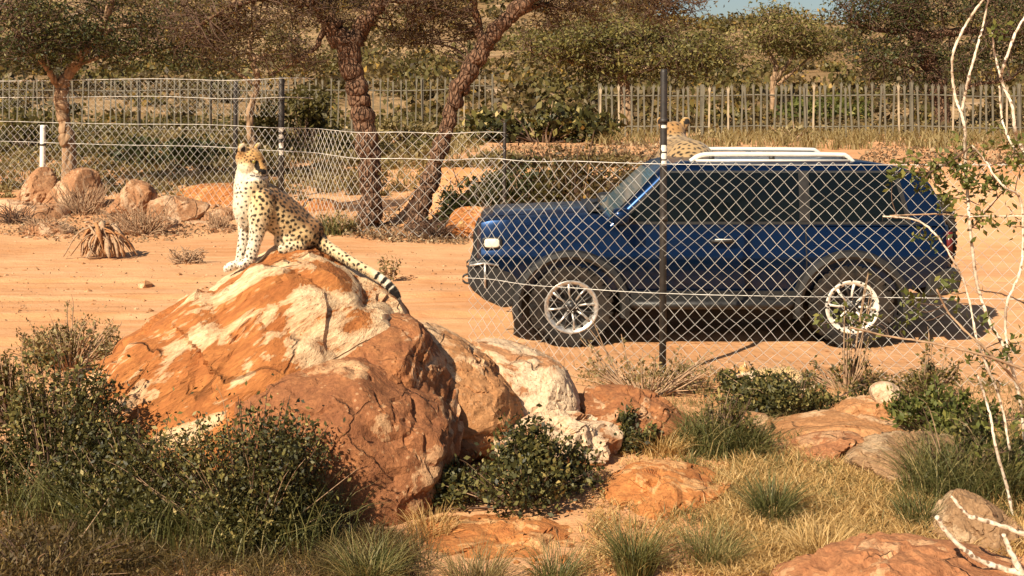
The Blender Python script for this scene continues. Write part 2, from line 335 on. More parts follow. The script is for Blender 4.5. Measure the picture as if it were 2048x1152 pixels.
# fur: coat pattern, with some painted shade, is stored with its mesh
m = NM('spotted_coat'); f = m.noise(260, 3, 0.6); nd = m.attr('Coat', 'Color'); c = m.mix(m.ramp(f, [(0.3, 0.0), (0.7, 1.0)]), m.mix(1.0, nd, (0.80, 0.78, 0.76), 'MULTIPLY'), nd)
m.pbr(c, 0.75, m.bump(f, 0.35, 0.004), spec=0.2, Sheen_Weight=0.15); M['coat'] = m.m
M['eye'] = simple('amber_eye', (0.34, 0.27, 0.06), 0.1, 0, 0.1, 60, 0.0); M['pupil'] = simple('pupil', (0.008, 0.007, 0.006), 0.1); M['whisker'] = simple('whisker', (0.85, 0.82, 0.75), 0.5)

# ------------------------------------------------------------------ vegetation generators
def unit(v): return v/(np.linalg.norm(v, axis=-1, keepdims=True)+1e-9)
def add_leaves(mb, Pn, size, tint=None, asp=0.45, up=0.3, var=0.4, rng=RNG):
    Pn = np.asarray(Pn, float).reshape(-1, 3); n = len(Pn)
    if not n: return
    s = size*(1+var*rng.uniform(-1, 1, n))[:, None]
    d = rng.normal(size=(n, 3)); d[:, 2] += up; d = unit(d)
    b = unit(np.cross(d, rng.normal(size=(n, 3)))); nn = np.cross(d, b)
    V = np.stack([Pn, Pn+d*s*0.5+b*s*asp*0.5+nn*s*0.08, Pn+d*s, Pn+d*s*0.5-b*s*asp*0.5+nn*s*0.08], 1)
    F = np.arange(n*4).reshape(n, 4)
    if tint is None: tint = rng.beta(2, 2.4, n)
    mb.add(V.reshape(-1, 3), F, None, np.repeat(np.broadcast_to(tint, (n,)), 4))
def add_blades(mb, Pn, h, lean, wid, tint=None, rng=RNG, ang=None, curl=1.0):
    Pn = np.asarray(Pn, float).reshape(-1, 3); n = len(Pn)
    if not n: return
    h = np.broadcast_to(h, (n,))*rng.uniform(0.6, 1.2, n); a = rng.uniform(0, 2*math.pi, n) if ang is None else ang
    ln = np.broadcast_to(lean, (n,))*rng.uniform(0.3, 1.3, n); d = np.stack([np.cos(a), np.sin(a), np.zeros(n)], 1)
    fa = rng.uniform(0, 2*math.pi, n); sd_ = np.stack([np.cos(fa), np.sin(fa), np.zeros(n)], 1)*np.broadcast_to(wid, (n,))[:, None]*0.5
    L = []
    for t, wv in ((0, 1.0), (0.4, 0.9), (0.75, 0.6), (1.0, 0.12)):
        c = Pn+d*(ln*h*(t**(1+curl)))[:, None]; c = c.copy(); c[:, 2] += h*(t-0.42*np.minimum(ln, 1.4)*t*t)
        L += [c-sd_*wv, c+sd_*wv]
    V = np.stack(L, 1); i = np.arange(n)[:, None]*8
    F = np.concatenate([i+np.array([0, 1, 3, 2]), i+np.array([2, 3, 5, 4]), i+np.array([4, 5, 7, 6])])
    if tint is None: tint = rng.beta(2, 2, n)
    mb.add(V.reshape(-1, 3), F, None, np.repeat(np.broadcast_to(tint, (n,)), 8))
def grow(mb, tips, p, d, length, rad, depth, rng, flat=0.5, spread=0.7, kids=3, wob=0.22, up=0.05, sides=5, shrink=0.66):
    n = 4 if depth else 3; pts = [p]; dd = d
    for k in range(n):
        dd = dd+rng.normal(size=3)*wob; dd[2] = dd[2]*(1-flat*0.25)+up; dd = dd/np.linalg.norm(dd); pts.append(pts[-1]+dd*length/n)
    pts = np.array(pts); mb.tube(pts, np.linspace(rad, rad*0.55, n+1), sides if depth > 1 else max(3, sides-2), caps=False)
    if depth == 0: tips.append((pts[-1], dd)); tips.append((pts[-2], dd)); return
    for k in range(kids):
        i = rng.integers(1, n+1) if k else n
        nd = dd+rng.normal(size=3)*spread; nd[2] *= (1-flat*0.5); nd = nd/np.linalg.norm(nd)
        grow(mb, tips, pts[i], nd, length*shrink*rng.uniform(0.75, 1.2), rad*0.52, depth-1, rng, flat, spread, kids, wob, up, sides, shrink)
def tree(name, label, limbs, seed, leaf='leaf_olive', bark='bark', lsize=0.05, nleaf=26, sigma=0.16, branch_len=1.2, depth=3, kids=3, flat=0.5, up=0.05, spread=0.8, start=0.45, nb=5, group=None, sides=10, ftint=None, lump=0.0, twig='twig', asp=0.45, base=None):
    """limbs: list of (points, radii) polylines, the first one is the trunk"""
    rng = np.random.default_rng(seed)
    base = np.array(limbs[0][0][0]) if base is None else base; root = empty(name, base); tips = []
    tr = MB(); br = MB()
    for li, (pts, rad) in enumerate(limbs):
        q = spline(np.column_stack([pts, rad]), 7); c, r = q[:, :3].copy(), q[:, 3].copy()
        c[1:-1] += rng.normal(size=(len(c)-2, 3))*r[1:-1, None]*0.10
        if li == 0 or lump: r = r*(1+0.10*rng.normal(size=len(r)))
        tr.tube(c, r, sides if r.max() > 0.08 else 6)
        n = len(c)
        if li or len(limbs) == 1:
            for k in range(nb):
                i = int(n*(start+(1-start)*(k+1)/nb))-1; i = max(1, min(n-1, i))
                d = unit(c[i]-c[i-1])+rng.normal(size=3)*spread; d[2] = d[2]*(1-0.4*flat)+0.1; d = unit(d)
                grow(br, tips, c[i], d, branch_len*rng.uniform(0.7, 1.25), max(r[i]*0.55, 0.012), depth, rng, flat, spread, kids, 0.2, up)
    tr.build('trunk', M[bark], root, origin=base)
    if br.n: br.build('branches', M[twig], root, origin=base)
    if nleaf and tips:
        tp = np.array([t[0] for t in tips]); L = np.repeat(tp, nleaf, 0); k = rng.normal(size=(len(L), 3))*sigma; k[:, 2] *= 0.55
        L = L+k; cl = np.repeat(rng.normal(size=len(tp))*0.13, nleaf)
        t = np.clip(rng.beta(2, 2.6, len(L))+cl+(0 if ftint is None else ftint), 0, 1)
        cb = MB(); add_leaves(cb, L, lsize, t, asp, rng=rng); cb.build('crown', M[leaf], root, origin=base)
    tag(root, label, 'tree', group)
    return root
def bush(name, label, px, pyb, wpx, hpx, Y, leaf='leaf_bush', n=2500, ls=0.022, seed=1, cat='bush', stem='twig', depth_m=None, blades=0, group=None, asp=0.5, lumps=9, tall=0.0, twigs=40, z0=None, bl=('grass_green', 0.35)):
    rng = np.random.default_rng(seed); s = Y/FPX
    b = P(px, pyb, Y) if z0 is None else np.array([(px-1024)*s, Y, z0]); W = wpx*s/2; H = hpx*s; D = W*0.8 if depth_m is None else depth_m
    root = empty(name, b)
    cen = []
    for k in range(lumps):
        a = rng.uniform(0, 2*math.pi); q = math.sqrt(rng.uniform(0, 0.9)); hz = rng.uniform(0.15, 0.78)*(1-0.5*q*q)
        cen.append((W*q*math.cos(a), D*q*math.sin(a), H*hz, rng.uniform(0.22, 0.46)))
    st = MB(); L = []; T = []
    for c in cen:
        m_ = n//lumps; d = unit(rng.normal(size=(m_, 3))); rr = rng.uniform(0.35, 1.0, m_)**0.6
        rr = rr*(1+0.42*np.abs(rng.normal(size=m_))*(rng.random(m_) < 0.3))
        p = np.array(c[:3])+d*rr[:, None]*np.array([W*c[3], D*c[3], H*c[3]*0.85])
        L.append(p); T.append(np.clip(rng.beta(2, 2.6, m_)+rng.normal()*0.09, 0, 1))
    L = np.vstack(L); T = np.concatenate(T); ok = L[:, 2] > 0.01*H; L = L[ok]; T = T[ok]
    for k in range(twigs):
        c = L[rng.integers(len(L))]; e = c*np.array([1.03, 1.03, 1.08+tall*rng.random()])
        q = spline([np.array([c[0]*0.25, c[1]*0.25, 0]), np.array([c[0]*0.55, c[1]*0.55, c[2]*0.55])+rng.normal(size=3)*0.02*W, e], 4)
        st.tube(q, np.linspace(0.0075, 0.0022, len(q))*(Y/7.5), 4, caps=False)
        if tall:
            t = rng.uniform(0.5, 1.0, 10)[:, None]; pp = q[-4]*(1-t)+q[-1]*t+rng.normal(size=(10, 3))*0.01
            L = np.vstack([L, pp]); T = np.concatenate([T, rng.beta(2.5, 2, 10)])
    dt = MB()
    for k in range(twigs//2):     # dead grey twigs poking out
        c = L[rng.integers(len(L))]; e = c*np.array([1.12, 1.12, 1.18])+rng.normal(size=3)*0.03; dt.tube(spline([c*np.array([0.5, 0.5, 0.4]), (c+e)/2*0.9+rng.normal(size=3)*0.015, e], 4), np.linspace(0.0042, 0.0012, 9)*(Y/7.5), 3, caps=False)
    if dt.n: tag(dt.build('dead_twigs', M['dry_twig'], root), kind='stuff')
    st.build('stems', M[stem], root)
    if n:
        fb = MB(); add_leaves(fb, L, ls, T, asp, 0.5, 0.7, rng=rng); fb.build('foliage', M[leaf], root)
    if blades:
        gb = MB(); a = rng.uniform(0, 2*math.pi, blades); q = np.sqrt(rng.random(blades))
        p = np.stack([W*q*np.cos(a)*0.95, D*q*np.sin(a)-0.1*D, np.zeros(blades)], 1)
        add_blades(gb, p, bl[1]*H, 0.9, 0.006*(Y/7.5), rng=rng); gb.build('grass_blades', M[bl[0]], root)
    tag(root, label, cat, group); return root
def tuft(name, label, px, py, h, r, n, mat='grass_green', wid=0.005, lean=0.8, seed=1, cat='grass tuft', group=None, z=0.0, tint=None):
    rng = np.random.default_rng(seed); Y = GY(py, z); b = P(px, py, Y); a = rng.uniform(0, 2*math.pi, n); q = r*np.sqrt(rng.random(n))
    b[2] = gz(b[0], b[1]) if z == 0 else b[2]
    p = np.stack([q*np.cos(a), q*np.sin(a), np.full(n, -0.01)], 1)
    mb = MB(); add_blades(mb, p, h, lean, wid*Y/7.5, rng=rng, ang=a+rng.normal(size=n)*0.7, tint=None if tint is None else np.clip(rng.beta(2, 2, n)+tint, 0, 1))
    o = mb.build(name, M[mat]); o.location = tuple(b); return tag(o, label, cat, group)

# ------------------------------------------------------------------ setting
def gz(X, Y):
    X = np.asarray(X, float); Y = np.asarray(Y, float)
    n = 0.06*n2(X, Y, 0.45, 1)+0.03*n2(X, Y, 1.7, 2)+0.01*n2(X, Y, 5, 3)
    n = n*(0.35+0.65*np.maximum(sm(11.5, 9.5, Y), sm(16, 20, Y)))
    for y0, k_ in ((12.35, 0.0), (13.75, 0.3), (14.9, 1.1), (16.35, 1.4)):
        yc = Y-y0-0.25*np.sin(X*0.21+k_)-0.05*np.sin(X*0.9+k_); n = n-0.035*np.exp(-(yc/0.15)**2)+0.022*np.exp(-((np.abs(yc)-0.26)/0.09)**2)
    n = n+0.012*n2(X, Y, 3.3, 9)*sm(10.5, 12, Y)*sm(24, 20, Y)
    rl = sm(20, 42, Y)*1.05
    wR = sm(-2.5, -1.3, X); wall = sm(23.0, 24.4, Y); soft = sm(17.5, 25, Y); wS = sm(5.0, 7.5, X)
    rb = ((1-wS)*wall+wS*soft)*1.08+sm(24.3, 40, Y)*0.12
    z = (1-wR)*rl+wR*rb
    z = z+0.03*sm(9.8, 8.0, Y)*sm(0.2, 1.4, X)-0.05*sm(7.4, 6.4, Y)*sm(0.6, 1.4, X)
    far = sm(44, 80, Y)*2.2+sm(70, 230, Y)*15.5
    a = X/np.maximum(np.abs(Y), 1); far = far*(1.28-0.46*sm(0.04, 0.15, a)+0.3*sm(0.27, 0.36, a))
    return z+n+far*(1+0.10*n2(X, Y, 0.012, 5))+sm(60, 140, Y)*(0.9*n2(X, Y, 0.05, 7))
xs = np.concatenate([-np.geomspace(220, 9, 40), np.linspace(-8.8, 9.8, 190), np.geomspace(10, 220, 40)])
ys = np.concatenate([np.linspace(-25, 4.5, 16), np.linspace(5, 19, 150), np.linspace(19.15, 46, 110)])
Xg, Yg = np.meshgrid(xs, ys); mb = MB(); mb.grid(np.stack([Xg, Yg, gz(Xg, Yg)], -1)); tag(mb.build('ground', M['sand']), kind='structure')
xs = np.linspace(-260, 260, 170); ys = np.geomspace(45.6, 420, 120); Xg, Yg = np.meshgrid(xs, ys); Zg = gz(Xg, Yg); Zg[0] -= 0.3
mb = MB(); mb.grid(np.stack([Xg, Yg, Zg], -1)); tag(mb.build('hillside', M['hill']), kind='structure')

# boulders: a rounded body whose front outline follows the stone, with its own depth, flats and relief
def boulder(name, label, outline, Y, depth, mat, seed, sub=5, lean=0.35, rough=1.0, flats=7, cat='boulder', group=None, p=0.72, q=0.8, chip=1.0, cut=(0.70, 0.90)):
    rng = np.random.default_rng(seed); ol = np.array([P(a, b, Y)[[0, 2]] for a, b in outline])
    c = (ol.max(0)+ol.min(0))/2; ol = spline(np.vstack([ol, ol[:1]]), 10)
    ang = np.arctan2(ol[:, 1]-c[1], ol[:, 0]-c[0]); rad = np.hypot(ol[:, 0]-c[0], ol[:, 1]-c[1])
    k = np.argsort(ang); ang, rad = ang[k], rad[k]; ang = np.concatenate([ang-2*math.pi, ang, ang+2*math.pi]); rad = np.tile(rad, 3)
    V, T = ico(sub); ph = np.arctan2(V[:, 2], V[:, 0]); rho = np.hypot(V[:, 0], V[:, 2])**p; r = np.interp(ph, ang, rad)
    X = np.stack([c[0]+r*rho*np.cos(ph), Y+depth*np.sign(V[:, 1])*np.abs(V[:, 1])**q, c[1]+r*rho*np.sin(ph)], 1)
    ctr = np.array([c[0], Y, c[1]]); size = (ol.max(0)-ol.min(0)).max()/2
    for _ in range(flats):                       # knock broad flats off the body
        nrm = unit(rng.normal(size=3)*np.array([0.75, 0.5, 0.6])+np.array([0, -0.75, 0.25])); d = (X-ctr)@nrm; lim = d.max()*rng.uniform(*cut)
        over = np.maximum(d-lim, 0); X = X-over[:, None]*nrm*0.85
    dn = unit(X-ctr); sd_ = seed*7.7; fq = 1/max(size, 0.2)
    nz = 0.055*size*fbm(X*fq*1.3+sd_, 2)+0.03*size*fbm(X*fq*4+sd_, 3)
    if sub > 4:                                  # broken faces: each cell of the surface is tilted as its own facet
        for kc, slope in ((26, 0.17), (110, 0.20)):
            sdp = X[rng.integers(0, len(X), kc)]; Xw = X+0.05*size*np.stack([fbm(X*fq*3+sd_+a, 2) for a in (1, 5, 9)], 1); idx = np.zeros(len(X), int)
            for a in range(0, len(X), 8000): idx[a:a+8000] = ((Xw[a:a+8000, None]-sdp[None])**2).sum(2).argmin(1)
            tl_ = rng.normal(size=(kc, 3))*slope; off = ((X-sdp[idx])*tl_[idx]).sum(1); nz = nz+np.clip(off, -0.05*size, 0.05*size)*chip*sm(-0.25, 0.15, noise3(X*1.1*fq+sd_+77))
    rg = 1-np.abs(noise3(X*fq*np.array([1.6, 1.6, 2.4])+sd_+9)); nz = nz-0.05*size*np.maximum(rg-0.86, 0)/0.14
    bd = unit(np.array([rng.uniform(-0.5, 0.5), rng.uniform(-0.4, 0.1), 1.0])); tt = (X@bd+0.10*fbm(X*2.2+sd_, 3))/(0.17*max(size, 0.4)); stp = tt-np.floor(tt)
    nz = nz+0.035*min(size, 0.8)*(np.minimum(stp*1.25, (1-stp)*6)-0.5)*sm(-0.15, 0.25, noise3(X*1.7+sd_+4))
    cr_ = np.abs(noise3(X*np.array([2.4, 2.4, 3.4])/max(size, 0.35)+sd_+31)+0.25*noise3(X*9+sd_)); nz = nz-0.045*min(size, 0.8)*sm(0.045, 0.0, cr_)*sm(-0.1, 0.2, noise3(X*2.1+sd_+55))
    fr = 0.012*fbm(X*13+sd_, 3)+0.007*fbm(X*37+sd_, 2)
    X = X+dn*((nz+fr*min(1.2, size/0.4))*rough)[:, None]
    # the broken body keeps the stone's measured skyline
    for _ in range(2):
        zp = HC-(HC-X[:, 2])*Y/X[:, 1]; xp = X[:, 0]*Y/X[:, 1]; zb = ol[:, 1].min(); nb = 48; gx = np.linspace(ol[:, 0].min(), ol[:, 0].max(), nb); st_ = (gx[1]-gx[0])
        X[:, 0] += np.interp(xp, [xp.min(), c[0], xp.max()], [ol[:, 0].min()-xp.min(), 0, ol[:, 0].max()-xp.max()])*0.8; xp = X[:, 0]*Y/X[:, 1]
        od = spline(ol, 3) if False else ol; want = np.array([od[np.abs(od[:, 0]-g) <= st_*1.5, 1].max() if (np.abs(od[:, 0]-g) <= st_*1.5).any() else np.nan for g in gx]); have = np.array([zp[np.abs(xp-g) <= st_].max() if (np.abs(xp-g) <= st_).any() else np.nan for g in gx])
        ok = ~(np.isnan(want) | np.isnan(have)); rt = np.clip((want[ok]-zb)/np.maximum(have[ok]-zb, 0.02), 0.75, 1.6); kw = np.exp(-(np.arange(-5, 6)/2.6)**2); rt = np.convolve(np.pad(rt, 5, mode='edge'), kw/kw.sum(), 'valid')
        X[:, 2] = zb+(X[:, 2]-zb)*np.interp(xp, gx[ok], rt)
    X[:, 1] -= lean*(ol[:, 1].max()-X[:, 2])
    base = np.array([c[0], Y-lean*(ol[:, 1].max()-ol[:, 1].min()), min(ol[:, 1].min(), 0.0)]); 
    mb = MB(); mb.add(X, None, T); o = mb.build(name, M[mat], origin=base, shade_angle=24 if sub > 4 else None); return tag(o, label, cat, group)

B1 = boulder('boulder', 'biggest orange boulder with cream patches that the leopard sits on', [(175, 770), (250, 694), (330, 622), (440, 560), (500, 532), (528, 514), (552, 488), (580, 479), (620, 480), (680, 507), (740, 546), (800, 591), (830, 645), (850, 720), (860, 880), (500, 960), (230, 900), (170, 830)], 8.75, 1.0, 'rock_main', 11, 6, 0.45, 0.75, 6, chip=0.6, cut=(0.82, 0.95))
boulder('boulder', 'brown humped boulder wedged between the biggest boulder and the cracked slab', [(600, 760), (650, 690), (720, 652), (790, 626), (835, 640), (875, 690), (902, 740), (925, 830), (900, 900), (620, 900)], 8.2, 0.55, 'rock_mid', 12, 6, 0.30, 0.75, 6, chip=0.45, cut=(0.8, 0.93))
boulder('boulder', 'rounded brown boulder in front, rising behind the middle bush', [(470, 810), (530, 752), (600, 716), (700, 712), (770, 722), (830, 745), (880, 790), (912, 850), (905, 930), (870, 1000), (850, 1050), (560, 1060), (470, 940)], 7.7, 0.55, 'rock_brown', 13, 6, 0.25, 0.75, 5, chip=0.28, cut=(0.84, 0.95))
boulder('boulder', 'tan slab leaning right of the humped boulder, below the tail tip', [(820, 640), (880, 650), (950, 688), (1000, 730), (1040, 790), (1045, 850), (1000, 890), (900, 880), (850, 760)], 8.65, 0.45, 'rock_tan', 14, 6, 0.3, 0.8, chip=0.5, cut=(0.8, 0.93))
boulder('boulder', 'cream white slab at the right end of the boulder heap', [(940, 684), (980, 675), (1040, 685), (1110, 715), (1140, 750), (1158, 810), (1110, 860), (1000, 850)], 9.0, 0.4, 'rock_pale', 15, 6, 0.3, 0.65, chip=0.3, cut=(0.8, 0.93))
boulder('boulder', 'brown low boulder with pale crust left of the black post foot', [(1138, 810), (1170, 777), (1240, 768), (1310, 785), (1350, 815), (1392, 842), (1392, 870), (1300, 900), (1160, 880)], 8.9, 0.40, 'rock_mid', 16, 6, 0.15, 1.0)
boulder('boulder', 'flat pale rock above the leafy green bush', [(970, 885), (1010, 845), (1080, 822), (1150, 822), (1230, 850), (1247, 880), (1200, 925), (1030, 925)], 8.35, 0.35, 'rock_pale', 17, 6, 0.15, 1.0)
boulder('stone', 'small grey upright stone in the gap behind the front boulder', [(913, 915), (914, 848), (935, 832), (962, 850), (964, 890), (945, 920)], 8.15, 0.12, 'rock_grey', 18, 4, 0.1, 0.8, cat='rock')
boulder('boulder', 'flat orange rock right of the leafy green bush', [(1180, 985), (1240, 938), (1310, 918), (1400, 932), (1460, 965), (1440, 1010), (1300, 1030), (1200, 1020)], 7.6, 0.45, 'rock_orange', 19, 6, 0.15, 1.1, cat='rock')
boulder('boulder', 'long low orange rock at the bottom under the leafy bush', [(815, 1100), (850, 1042), (950, 1030), (1060, 1030), (1110, 1045), (1200, 1062), (1235, 1095), (1200, 1140), (850, 1140)], 6.85, 0.40, 'rock_orange', 20, 6, 0.15, 1.0, cat='rock')
boulder('boulder', 'long tan rock ledge below the white stone', [(1500, 855), (1590, 832), (1680, 818), (1800, 824), (1960, 836), (1960, 860), (1800, 885), (1560, 880)], 9.0, 0.5, 'rock_tan', 21, 6, 0.1, 0.9, cat='rock')
boulder('boulder', 'small tan rock step under the white stone', [(1645, 830), (1690, 797), (1770, 790), (1815, 806), (1810, 840), (1680, 845)], 9.3, 0.3, 'rock_tan', 22, 6, 0.1, 0.9, cat='rock')
boulder('stone', 'round white stone on the tan ledge', [(1737, 798), (1741, 772), (1766, 762), (1794, 772), (1800, 800), (1770, 812)], 9.25, 0.12, 'rock_pale', 23, 4, 0.1, 0.7, cat='rock')
boulder('boulder', 'shaded grey rock under the thorny branches', [(1680, 920), (1718, 882), (1780, 862), (1880, 866), (1960, 890), (1965, 950), (1800, 970), (1690, 960)], 8.0, 0.4, 'rock_grey', 24, 6, 0.15, 1.1, cat='rock')
boulder('boulder', 'reddish crumbly rock left of the shaded grey rock', [(1545, 910), (1610, 868), (1700, 862), (1735, 890), (1720, 930), (1580, 930)], 8.4, 0.35, 'rock_red', 25, 6, 0.15, 1.3, cat='rock')
boulder('boulder', 'wide red brown rock filling the bottom right corner', [(1430, 1190), (1560, 1118), (1680, 1080), (1760, 1060), (1900, 1078), (2000, 1108), (2090, 1172), (2060, 1300), (1500, 1290)], 6.1, 0.5, 'rock_red', 26, 6, 0.3, 1.4, cat='rock')
boulder('boulder', 'brown rock behind the bare white twigs, lower right', [(1840, 1030), (1890, 984), (1930, 978), (1990, 1010), (2040, 1060), (1990, 1110), (1860, 1090)], 6.9, 0.3, 'rock_grey', 27, 6, 0.35, 1.0, cat='rock')
boulder('stone', 'small pinkish rock between the grey grass tufts at the bottom', [(1295, 1150), (1318, 1096), (1370, 1085), (1402, 1110), (1398, 1160)], 6.5, 0.14, 'rock_red', 28, 4, 0.4, 0.9, cat='rock')
boulder('stone', 'flat sandy rock beside the spotted cub', [(1385, 850), (1420, 828), (1500, 822), (1540, 838), (1520, 866), (1400, 866)], 9.1, 0.25, 'rock_tan', 29, 4, 0.5, 0.9, cat='rock')
# rocks behind the sandy track on the far side
boulder('rock', 'upright tan rock by the left edge beyond the sand', [(22, 430), (50, 368), (72, 338), (100, 336), (118, 362), (118, 390), (90, 430)], 26.2, 0.5, 'rock_far', 31, 5, 0.2, 0.8, cat='rock')
boulder('rock', 'pale pointed rock beside the upright tan rock', [(75, 430), (105, 380), (150, 338), (192, 342), (210, 378), (208, 420), (150, 432)], 25.8, 0.6, 'rock_far', 32, 5, 0.2, 0.8, cat='rock')
boulder('rock', 'pointed orange rock below the dark hedge shade', [(212, 430), (255, 366), (280, 360), (310, 376), (320, 405), (308, 435)], 25.0, 0.5, 'rock_far', 33, 5, 0.3, 0.8, cat='rock')
boulder('rock', 'flat pale slab lying behind the dry twigs', [(295, 405), (340, 390), (412, 404), (420, 420), (372, 455), (310, 455)], 24.3, 0.5, 'rock_far', 34, 5, 0.5, 0.8, cat='rock')
boulder('rock', 'broad orange rock directly behind the sitting leopard', [(345, 405), (375, 374), (430, 366), (500, 366), (540, 380), (545, 420), (400, 420)], 27.0, 0.8, 'rock_orange', 35, 5, 0.5, 0.7, cat='rock')
boulder('rock', 'low flat rock at the left edge, nearest the dry stump', [(-20, 470), (-10, 402), (70, 404), (135, 410), (140, 440), (60, 470)], 24.5, 0.6, 'rock_far', 36, 5, 0.5, 0.9, cat='rock')
boulder('rock', 'sandy rock between the crooked trunk and the bonnet', [(890, 470), (905, 425), (940, 412), (990, 418), (1020, 440), (1015, 475)], 22.0, 0.4, 'rock_orange', 37, 5, 0.4, 0.8, cat='rock')
boulder('rock', 'big flat boulder behind the blue car under the lying leopard', [(1290, 420), (1300, 385), (1345, 368), (1400, 368), (1470, 380), (1490, 420), (1480, 640), (1300, 640)], 14.9, 0.55, 'rock_mid', 38, 5, 0.0, 0.6, cat='rock')


# ------------------------------------------------------------------ fences
def chain_mesh(mb, path, W, H, r, z0=0.02, sag=0.03, seed=2):
    """path: fine ground polyline (x,y). woven zig-zag strands of wire"""
    rng = np.random.default_rng(seed); path = np.asarray(path); seg = np.r_[0, np.cumsum(np.hypot(*np.diff(path, axis=0).T))]
    n = int(seg[-1]/(W/2)); rows = int(H/(W/2)); k = np.arange(rows+1)
    for i in range(n):
        sx = (i+((k+i) % 2))*W/2; x = np.interp(sx, seg, path[:, 0]); y = np.interp(sx, seg, path[:, 1])
        t = k/rows; wob = sag*np.sin(sx*1.7)*t+0.012*np.sin(sx*5.1+k*0.9)
        z = gz(x, y)*(1-t)*0.8+z0+k*W/2*(1+0.0)+wob; y = y+0.03*np.sin(sx*2.3+k*0.25)*np.sin(t*math.pi)+((k+i) % 2-0.5)*r*1.6
        q = np.stack([x, y, z], 1)
        mb.tube(q, r, 4, caps=False)
fpx = [(2480, 10.1), (1325, 10.70), (1060, 11.2), (930, 11.66)]
fpx2 = [(1010, 21.6), (860, 21.5), (712, 21.9), (562, 24.6), (300, 26.8), (-140, 29.5), (-380, 30.6)]
fp1 = spline([((a-1024)*b/FPX, b) for a, b in fpx], 16); fp2 = spline([((a-1024)*b/FPX, b) for a, b in fpx2], 16); fpath = np.vstack([fp1, fp2]); cut = len(fp1)-1
fence = empty('chain_link_fence', (0, 11.6, 0)); FO = np.array([0, 11.6, 0]); fence2 = empty('chain_link_fence', (0, 11.6, 0))
mb = MB(); chain_mesh(mb, fpath[:cut+1], 0.116, 1.90, 0.0025, sag=0.008); tag(mb.build('wire_mesh', M['wire'], fence, origin=FO), kind='stuff')
mb = MB(); chain_mesh(mb, fp2, 0.215, 1.93, 0.0047, sag=0.012); tag(mb.build('wire_mesh', M['wire'], fence2, origin=FO), kind='stuff')
mb = MB(); chain_mesh(mb, fp2[int(len(fp2)*0.5):], 0.16, 0.92, 0.0022, z0=1.95, sag=0.01); tag(mb.build('upper_mesh', M['wire'], fence2, origin=FO), kind='stuff')
def line_wire(z, a, b, r, sag=0.03, name='line_wire'):
    q = fpath[a:b]; fence = globals()['fence'] if a == 0 else fence2; s = np.arange(len(q)); mb = MB(); mb.tube(np.column_stack([q, z+sag*np.sin(s*0.35)+gz(q[:, 0], q[:, 1])*0.2]), r, 5); mb.build(name, M['wire'], fence, origin=FO)
for z in (1.86, 0.74): line_wire(z, 0, cut+1, 0.0035, 0.008)
for z in (1.84, 1.38): line_wire(z, cut+1, len(fpath), 0.0065, 0.012)
for z, nm in ((2.80, 'barbed_wire'), (2.42, 'barbed_wire')): line_wire(z, int(np.argmin(np.abs(fpath[:, 1]-23.5))), len(fpath), 0.007, 0.02, nm)
def post(px, Y, top_py, rad, marks=(), mat='post', name='post'):
    fence = globals()['fence'] if Y < 15 else fence2
    b = P(px, 500, Y); b[2] = gz(b[0], b[1])-0.25; zt = P(px, top_py, Y)[2]
    mb = MB(); q = np.array([[b[0], Y, b[2]], [b[0]+0.005, Y, (b[2]+zt)/2], [b[0]+0.012, Y, zt-0.03], [b[0]+0.012, Y, zt]])
    mb.tube(q, [rad, rad, rad*0.97, rad*0.8], 14)
    o = mb.build(name, M[mat], fence, origin=FO)
    for zz in (zt-0.45, zt-1.3): 
        mb = MB(); mb.tube([[b[0]+0.01, Y, zz-0.02], [b[0]+0.01, Y, zz+0.02]], rad*1.14, 14); k = mb.build('clamp_band', M['post'], o, origin=FO)
    rng = np.random.default_rng(int(px))
    for (pa, pb) in marks:      # flaked white paint wrapped round the tube
        za, zb = P(px, pb, Y)[2], P(px, pa, Y)[2]; th = np.linspace(-2.5, -0.75, 9)+0.1; V = []
        for j in range(7):
            zz = za+(zb-za)*j/6; e = 0.25*np.sin(j*math.pi/6)+0.75; tt = th.mean()+(th-th.mean())*e+rng.normal()*0.08
            V.append(np.stack([b[0]+0.009+np.cos(tt)*rad*1.03, Y+np.sin(tt)*rad*1.03, np.full(9, zz)], 1))
        mb = MB(); mb.grid(np.array(V)); mb.build('paint_mark', M['white_paint'], o, origin=FO)
post(1325, 10.74, 138, 0.031, ((290, 303), (306, 318), (321, 331), (250, 256)))
post(562, 24.9, 154, 0.062, ((255, 264), (269, 277), (283, 296), (300, 310)))
post(470, 26.0, 162, 0.048)
post(85, 28.2, 250, 0.065, (), 'white_paint', 'white_post')
post(1008, 21.7, 245, 0.03, (), 'post', 'stake')
tag(fence, 'fine chain-link fence with a black post in front of the blue car', 'fence')
tag(fence2, 'coarse chain-link fence in front of the two trunks, behind the leopard', 'fence')

